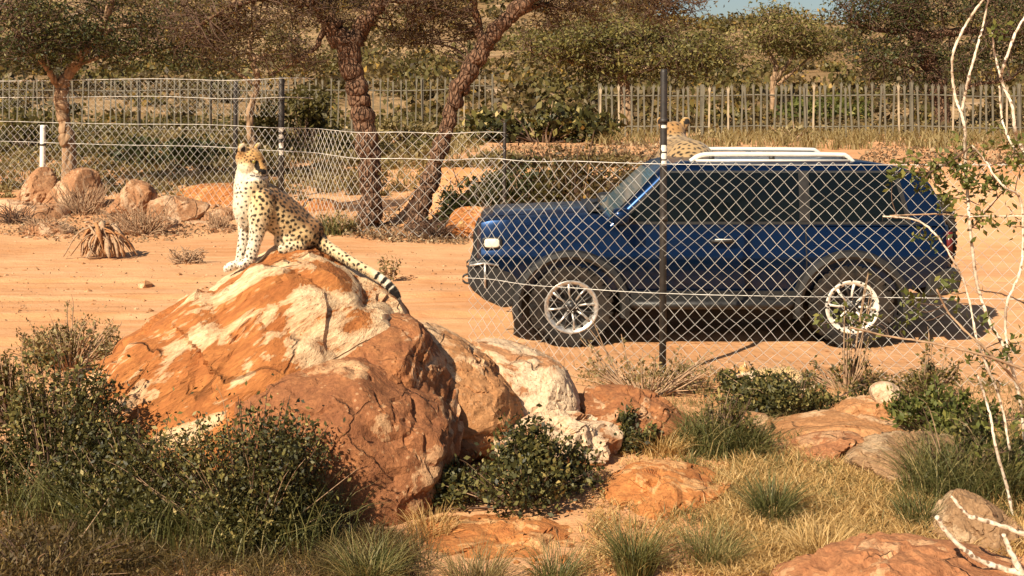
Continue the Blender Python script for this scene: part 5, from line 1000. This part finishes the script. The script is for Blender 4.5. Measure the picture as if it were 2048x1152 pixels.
def scatter_spots(me, spacing, rng):
    """poisson-like picks over the surface; spacing(co)->(gap, radius, darkness) arrays"""
    n = len(me.vertices); co = np.empty(n*3); me.vertices.foreach_get('co', co); co = co.reshape(-1, 3); gap, rad, dk = spacing(co)
    order = rng.permutation(n)[:20000]; cell = {}; out = []; cs = max(float(gap.max()), 0.02); C_ = co.tolist(); g_ = gap.tolist(); K_ = np.floor(co/cs).astype(int).tolist()
    nbh = [(a, b, c) for a in (-1, 0, 1) for b in (-1, 0, 1) for c in (-1, 0, 1)]
    for i in order.tolist():
        gi = g_[i]
        if gi <= 0: continue
        x, y, z = C_[i]; k = K_[i]; bad = False
        for a, b, c in nbh:
            for j in cell.get((k[0]+a, k[1]+b, k[2]+c), ()):
                q = C_[j]; h = (gi+g_[j])/2
                if (x-q[0])**2+(y-q[1])**2+(z-q[2])**2 < h*h: bad = True; break
            if bad: break
        if bad: continue
        cell.setdefault(tuple(k), []).append(i); d = unit(rng.normal(size=3)); out.append((*co[i], rad[i]*rng.uniform(0.75, 1.2), dk[i], *d))
    return out
def head_prims(mb, C, Fd, Sd, Ud, k=1.0):
    Fd, Sd, Ud = map(np.array, (Fd, Sd, Ud)); Rm = np.stack([Fd, Sd, Ud], 1)
    def H(f, s, u): return C+k*(f*Fd+s*Sd+u*Ud)
    mb.ell(H(0, 0, 0.004), np.array((0.100, 0.088, 0.086))*k, Rm)
    for sg in (-1, 1):
        mb.ell(H(0.025, sg*0.050, -0.048), np.array((0.062, 0.046, 0.055))*k, Rm); mb.ell(H(0.060, sg*0.032, 0.022), np.array((0.034, 0.030, 0.026))*k, Rm)
        mb.ell(H(0.112, sg*0.022, -0.076), np.array((0.036, 0.030, 0.028))*k, Rm)
        er = Rm@np.array(Matrix.Rotation(R(sg*-28), 3, 'X')); er = er@np.array(Matrix.Rotation(R(sg*20), 3, 'Z'))
        mb.ell(H(-0.010, sg*0.080, 0.078), np.array((0.017, 0.037, 0.046))*k, er)
        mb.ell(H(-0.014, sg*0.070, 0.050), np.array((0.028, 0.032, 0.030))*k, er)
    mb.ell(H(0.03, 0, -0.075), np.array((0.075, 0.055, 0.050))*k, Rm)
    q = np.array([[*H(0.055, 0, 0.020), 0.040*k], [*H(0.095, 0, -0.022), 0.033*k], [*H(0.128, 0, -0.050), 0.027*k]]); chain(mb, q)
    mb.ell(H(0.112, 0, -0.106), np.array((0.032, 0.026, 0.022))*k, Rm); mb.ell(H(0.146, 0, -0.054), np.array((0.014, 0.021, 0.014))*k, Rm)
    return H
GOLD, CREAM, WHITE, BACK_SHADE, TAN = map(np.array, ((0.68, 0.48, 0.23), (0.80, 0.66, 0.43), (0.83, 0.75, 0.60), (0.24, 0.10, 0.035), (0.58, 0.32, 0.11)))
def head_paint(co, col, C, Fd, Sd, Ud, k=1.0):
    """face markings in head coordinates"""
    d = (co-C)/k; f = d@np.array(Fd); s = d@np.array(Sd); u = d@np.array(Ud); a = np.abs(s); hd = (np.linalg.norm(d, axis=1) < 0.185)
    def mix(w, c): nonlocal col; w = (w*hd)[:, None]; col = col*(1-w)+np.array(c)*w
    face = hd*sm(0.02, 0.06, f)*sm(0.10, 0.07, a)
    mix(sm(-0.075, -0.05, u)*sm(0.045, 0.075, f)*sm(0.045, 0.025, a)*0.9, (0.62, 0.36, 0.12))             # bridge of the nose
    mix(sm(-0.015, -0.05, u)*sm(0.085, 0.05, f)*0.75, (0.82, 0.73, 0.56))
    mz = sm(-0.072, -0.084, u)*sm(0.06, 0.09, f); mix(mz, (0.88, 0.84, 0.74))                             # white muzzle and chin
    mix(sm(0.012, 0.004, np.abs(u+0.012-0.004))*sm(0.030, 0.034, a)*sm(0.060, 0.054, a)*sm(0.055, 0.065, f)*0.6, (0.80, 0.66, 0.42))
    ey = np.sqrt(((a-0.043)/0.024)**2+((u-0.004)/0.012)**2); mix((ey < 1.0)*(f > 0.045), (0.012, 0.008, 0.006))   # dark eye rims
    tl = np.abs(a-(0.030+0.10*np.clip(-u-0.0, 0, 0.1)*0.25)); mix(((tl < 0.0075)*(u < 0.0)*(u > -0.062)*(f > 0.055)).astype(float), (0.015, 0.010, 0.008))  # tear line
    mix(((np.abs(u+0.093) < 0.004)*(f > 0.085)).astype(float), (0.02, 0.012, 0.01))                        # mouth
    for uu in (-0.070, -0.080): mix(((np.abs(u-uu) < 0.0022)*(f > 0.09)*(a > 0.016)).astype(float)*0.8, (0.03, 0.02, 0.015))
    mix(((f > 0.134)*(u > -0.074)*(u < -0.036)*(a < 0.026)).astype(float), (0.012, 0.010, 0.010))         # nose leather
    mix(((a < 0.004)*(f > 0.12)*(u < -0.062)*(u > -0.092)).astype(float), (0.02, 0.015, 0.012))
    ear = (u > 0.062)*(a > 0.052)
    er = np.sqrt(((a-0.088)/0.030)**2+((u-0.080)/0.042)**2)
    mix(ear*1.0, (0.66, 0.42, 0.16)); mix(ear*(f > -0.014)*(er < 0.95), (0.78, 0.66, 0.46)); mix(ear*(f > -0.012)*(er < 0.55), (0.035, 0.022, 0.018)); mix(ear*(f < -0.022)*(er < 0.8), (0.02, 0.015, 0.012))
    return col

# --- the leopard sitting on the biggest boulder
YL = 8.66; sL = YL/FPX
def Lp(px, py, dy=0.0, r=0.0): return [(px-1024)*sL, YL+dy, HC-(py-HY)*sL, r*sL]
mb = MB()
chain(mb, [Lp(504, 372, -0.03, 32), Lp(513, 394, -0.02, 38), Lp(535, 409, 0.02, 39), Lp(562, 430, 0.06, 37), Lp(590, 453, 0.09, 34), Lp(616, 473, 0.11, 27), Lp(634, 484, 0.11, 17)], 24)
chain(mb, [Lp(506, 332, -0.03, 28), Lp(505, 350, -0.03, 31.5), Lp(505, 372, -0.04, 34.5), Lp(503, 400, -0.06, 31)], 20)
chain(mb, [Lp(498, 380, -0.08, 24), Lp(495, 412, -0.09, 23), Lp(495, 436, -0.07, 18)], 16)                    # chest
# near foreleg, far foreleg
chain(mb, [Lp(532, 398, -0.10, 25), Lp(529, 425, -0.13, 24), Lp(524, 450, -0.14, 17.5), Lp(519, 474, -0.15, 13), Lp(514, 496, -0.16, 12), Lp(510, 512, -0.17, 11.5)])
chain(mb, [Lp(490, 398, 0.02, 24), Lp(489, 425, 0.02, 20), Lp(491, 450, 0.01, 16), Lp(490, 470, 0.0, 13.5), Lp(485, 495, -0.01, 10.5), Lp(482, 518, -0.02, 10)])
def paw(cx, cy, dy, ax, L=20, w=11, h=8.5):
    ax = unit(np.array(ax, float)); sdv = unit(np.cross(ax, [0, 0, 1.])); c = np.array(Lp(cx, cy, dy)[:3]); Rm = np.stack([ax, sdv, np.cross(sdv, ax)], 1)
    mb.ell(c, (L*sL*0.85, w*sL, h*sL), Rm)
    for t in (-1.5, -0.5, 0.5, 1.5): mb.ell(c+ax*L*sL*(0.62-0.07*abs(t))+sdv*t*w*sL*0.52-np.array([0, 0, 2.0*sL]), (7.0*sL, 3.9*sL, 5.6*sL), Rm, 2)
paw(503, 518, -0.19, (-0.8, -0.55, -0.18), 17); paw(468, 529, -0.05, (-0.9, -0.35, -0.28), 21)
# haunches and hind feet tucked on the rock
chain(mb, [Lp(618, 462, 0.08, 26), Lp(604, 467, 0.045, 30), Lp(584, 472, 0.01, 27), Lp(566, 480, -0.01, 18)])
chain(mb, [Lp(522, 402, -0.05, 35), Lp(545, 421, -0.01, 37), Lp(572, 444, 0.02, 35), Lp(592, 459, 0.05, 33)])
chain(mb, [Lp(602, 489, -0.03, 13), Lp(585, 493, -0.07, 11), Lp(570, 495, -0.10, 10)])
chain(mb, [Lp(612, 462, 0.16, 24), Lp(590, 474, 0.20, 24), Lp(572, 482, 0.22, 12)])
# tail laid over the boulder
tail = [Lp(628, 480, 0.10, 15), Lp(650, 493, 0.06, 11.8), Lp(675, 507, 0.02, 10.4), Lp(705, 523, -0.02, 9.6), Lp(738, 539, -0.05, 9.0), Lp(768, 557, -0.07, 8.6), Lp(788, 575, -0.08, 8.0), Lp(799, 590, -0.08, 5.5)]
chain(mb, tail, 14)
yaw = R(-27); FD = unit(np.array([math.cos(yaw), math.sin(yaw), -0.20])); SD = unit(np.cross(FD, [0, 0, 1.])); SD = -SD if SD[0] > 0 else SD; UD = np.cross(FD, SD); UD = UD if UD[2] > 0 else -UD
HCn = np.array(Lp(501, 318, -0.05)[:3]); Hf = head_prims(mb, HCn, FD, SD, UD, 0.97)
me = remesh(mb, 0.0058, 9)
n = len(me.vertices); co = np.empty(n*3); me.vertices.foreach_get('co', co); co = co.reshape(-1, 3)
U = 1024+co[:, 0]/sL; Vv = HY+(HC-co[:, 2])/sL; DY = co[:, 1]-YL; rng = np.random.default_rng(21)
back = (U-541)*0.67+(Vv-366)*-0.74; tailw = sm(640, 660, U); ht = np.clip((U-645)/155, 0, 1)
hd = np.linalg.norm(co-HCn, axis=1)
wg = sm(-62, -34, back)*sm(355, 385, Vv); base = CREAM+(GOLD-CREAM)*(wg*0.85)[:, None]
wd = sm(-26, -8, back)*sm(362, 380, Vv)*(1-tailw); base = base+(BACK_SHADE-base)*(wd*0.85)[:, None]  # shadow along the back edge, painted into the coat colour
wc = sm(522, 486, U)*sm(330, 350, Vv); base = base+(WHITE-base)*(wc*0.9)[:, None]
wb = sm(-68, -86, back)*(Vv > 420); base = base+(WHITE-base)*(wb*0.7)[:, None]
wt = tailw; base = base+(CREAM*0.97-base)*(wt*0.6*(1-ht*0.3))[:, None]; base = base+(WHITE-base)*(sm(0.6, 0.8, ht)*tailw)[:, None]
whd = sm(0.15, 0.11, hd)*sm(-0.06, 0.02, (co-HCn)@UD); base = base+(TAN-base)*(whd*0.9)[:, None]
def spacing(c):
    u = 1024+c[:, 0]/sL; v = HY+(HC-c[:, 2])/sL; bk = (u-541)*0.67+(v-366)*-0.74; hdist = np.linalg.norm(c-HCn, axis=1); d = (c-HCn); ff = d@FD; uu = d@UD
    gap = np.full(len(c), 0.0265); rad = np.full(len(c), 0.0104); dk = np.full(len(c), 0.97)
    up = (bk > -40)*(v > 375)*(u < 650); gap[up] = 0.0295; rad[up] = 0.0128
    ch = (u < 512)*(v < 450)*(hdist > 0.13); gap[ch] = 0.027; rad[ch] = 0.0078; cc = (u < 492)*(v > 400)*(v < 445); gap[cc] = 0.042
    h_ = hdist < 0.14; gap[h_] = 0.018; rad[h_] = 0.0060; dk[h_] = 0.92; ms = h_*(ff > 0.075)*(uu < 0.03); gap[ms] = 0.0
    lg = (v > 450)*(u < 545); gap[lg] = 0.025; rad[lg] = 0.0086; pw = (v > 512)*(u < 530); gap[pw] = 0.022; rad[pw] = 0.0062
    tl = u > 655; gap[tl] = 0.030; rad[tl] = 0.0100; te = u > 735; gap[te] = 0.0
    return gap, rad, dk
spots = scatter_spots(me, spacing, rng)
tq = spline(np.array(tail), 10)
def extra(c, col):
    col = head_paint(c, col, HCn, FD, SD, UD, 0.97)
    for k, (a, w_) in enumerate(((0.66, 0.012), (0.735, 0.014), (0.81, 0.016), (0.885, 0.018), (0.965, 0.026))):   # black tail bands
        j = int(a*(len(tq)-1)); p = tq[j, :3]; tdir = unit(tq[min(j+1, len(tq)-1), :3]-tq[j-1, :3]); al = np.abs((c-p)@tdir); near = (np.linalg.norm(c-p, axis=1) < 0.07)
        wob = 0.004*noise3(c*70+k); wk = sm(w_+0.003, w_-0.003, al+wob)*near*(1 if k > 1 else ((c-p)[:, 2] > -0.018)); col = col*(1-wk[:, None])+np.array([0.012, 0.008, 0.006])*wk[:, None]
    return col
paint(me, base, spots, extra)
LB = np.array(Lp(560, 492)[:3]); me.transform(Matrix.Translation(-Vector(LB))); me.materials.clear(); me.materials.append(M['coat'])
leo = bpy.data.objects.new('leopard', me); COL.objects.link(leo); leo.location = tuple(LB)
def eyes(H, parent, org, k, FDv):
    for sg in (-1, 1):
        c = H(0.078, sg*0.041, 0.003); mb = MB(); mb.ell(c, (0.0155*k,)*3, sub=3); e = mb.build('eye', M['eye'], parent, origin=org)
        mb = MB(); mb.ell(c+FDv*0.0125*k, (0.0058*k,)*3, sub=2); mb.build('pupil', M['pupil'], e, origin=org)
eyes(Hf, leo, LB, 0.97, FD)
for sg in (-1, 1):
    for k in range(5):
        a = Hf(0.118, sg*0.040, -0.070-0.006*k); e = Hf(0.09-0.012*k, sg*(0.12+0.01*k), -0.085-0.012*k); mb = MB(); mb.tube(spline([a, (a+e)/2+np.array([0, 0, 0.012]), e], 4), np.linspace(0.0011, 0.0004, 9), 3, caps=False); mb.build('whisker', M['whisker'], leo, origin=LB)
def fur(ob, n, ln, rng, parent):
    me = ob.data; N = len(me.vertices); co = np.empty(N*3); me.vertices.foreach_get('co', co); co = co.reshape(-1, 3); nm = np.empty(N*3); me.vertices.foreach_get('normal', nm); nm = nm.reshape(-1, 3)
    cl = np.empty(N*4, 'f4'); me.attributes['Coat'].data.foreach_get('color', cl); cl = cl.reshape(-1, 4); i = rng.integers(0, N, n)
    d = unit(nm[i]*0.55+np.array([0.25, 0, -0.75])+rng.normal(size=(n, 3))*0.22); t = unit(np.cross(d, rng.normal(size=(n, 3)))); l = (ln*rng.uniform(0.6, 1.3, n))[:, None]; b = co[i]-nm[i]*0.002
    V = np.stack([b-t*0.0013, b+t*0.0013, b+d*l], 1).reshape(-1, 3); mb = MB(); mb.add(V, None, np.arange(n*3).reshape(-1, 3)); o = mb.build('fur', M['coat'], parent)
    at = o.data.attributes.new('Coat', 'FLOAT_COLOR', 'POINT'); c3 = np.repeat(cl[i], 3, 0); at.data.foreach_set('color', c3.astype('f4').ravel()); tag(o, kind='stuff')
fur(leo, 60000, 0.013, np.random.default_rng(3), leo)
tag(leo, 'spotted leopard sitting on the biggest boulder, head turned right, tail trailing', 'leopard')

# --- resting leopards: one behind the car, a cub half hidden in the weeds
def resting(name, label, at, k, heading, look, seed, cat='leopard', shade_tone=1.0):
    rng = np.random.default_rng(seed); mb = MB()
    def q(x, y, z, r): return [x*k, y*k, z*k, r*k]
    chain(mb, [q(-0.48, 0.02, 0.16, 0.13), q(-0.32, 0, 0.19, 0.165), q(-0.1, 0, 0.19, 0.16), q(0.12, 0, 0.20, 0.165), q(0.30, 0, 0.22, 0.14), q(0.42, 0, 0.27, 0.105)], 22)
    for sg in (-1, 1):
        chain(mb, [q(-0.42, sg*0.10, 0.14, 0.12), q(-0.28, sg*0.17, 0.10, 0.10), q(-0.16, sg*0.19, 0.05, 0.05), q(-0.02, sg*0.20, 0.04, 0.045)])
        chain(mb, [q(0.26, sg*0.10, 0.16, 0.09), q(0.22, sg*0.14, 0.06, 0.055), q(0.40, sg*0.13, 0.045, 0.045), q(0.56, sg*0.12, 0.045, 0.05)])
    chain(mb, [q(-0.56, 0.02, 0.12, 0.06), q(-0.68, 0.12, 0.05, 0.04), q(-0.62, 0.32, 0.04, 0.036), q(-0.42, 0.40, 0.04, 0.034), q(-0.25, 0.38, 0.04, 0.03)], 12)
    Fv = unit(np.array([math.cos(look), math.sin(look), -0.1])); Sv = unit(np.cross([0, 0, 1.], Fv)); Uv = np.cross(Fv, Sv); C = np.array([0.50, 0, 0.37])*k
    chain(mb, [q(0.36, 0, 0.25, 0.11), q(0.48, 0, 0.33, 0.09)]); H = head_prims(mb, C, Fv, Sv, Uv, k)
    me = remesh(mb, 0.0095*k, 4); n = len(me.vertices); co = np.empty(n*3); me.vertices.foreach_get('co', co); co = co.reshape(-1, 3)
    z = co[:, 2]/k; base = CREAM+(GOLD-CREAM)*sm(0.10, 0.26, z)[:, None]; hdw = sm(0.16, 0.11, np.linalg.norm(co-C, axis=1)/k)*sm(-0.05, 0.02, ((co-C)@Uv)/k); base = base+(TAN-base)*(hdw*0.8)[:, None]
    def sp(c):
        g = np.full(len(c), 0.033*k); r = np.full(len(c), 0.0125*k); d = np.full(len(c), 0.97); hh = np.linalg.norm(c-C, axis=1) < 0.14*k; g[hh] = 0.028*k; r[hh] = 0.0085*k; return g, r, d
    paint(me, base, scatter_spots(me, sp, rng), lambda c, col: head_paint(c, col, C, Fv, Sv, Uv, k)*np.array([shade_tone, shade_tone*0.93, shade_tone*0.9]))
    me.materials.clear(); me.materials.append(M['coat']); o = bpy.data.objects.new(name, me); COL.objects.link(o); o.location = tuple(at); o.rotation_euler = (0, 0, heading); eyes(H, o, np.zeros(3), k, Fv); return tag(o, label, cat)
bx = P(1348, 268, 14.9); resting('leopard', 'leopard lying on the rock behind the car roof, ears showing', (bx[0], 14.95-0.5*1.75, bx[2]-0.37*1.75), 1.75, R(90), R(0), 31, shade_tone=0.6)  # shade on this cat is put into its coat by darkening every colour
g = G(1545, 782); resting('leopard', 'small leopard cub lying half hidden among the weeds near the post', (g[0], g[1]+0.05, gz(g[0], g[1])-0.01), 0.5, R(200), R(-30), 32)
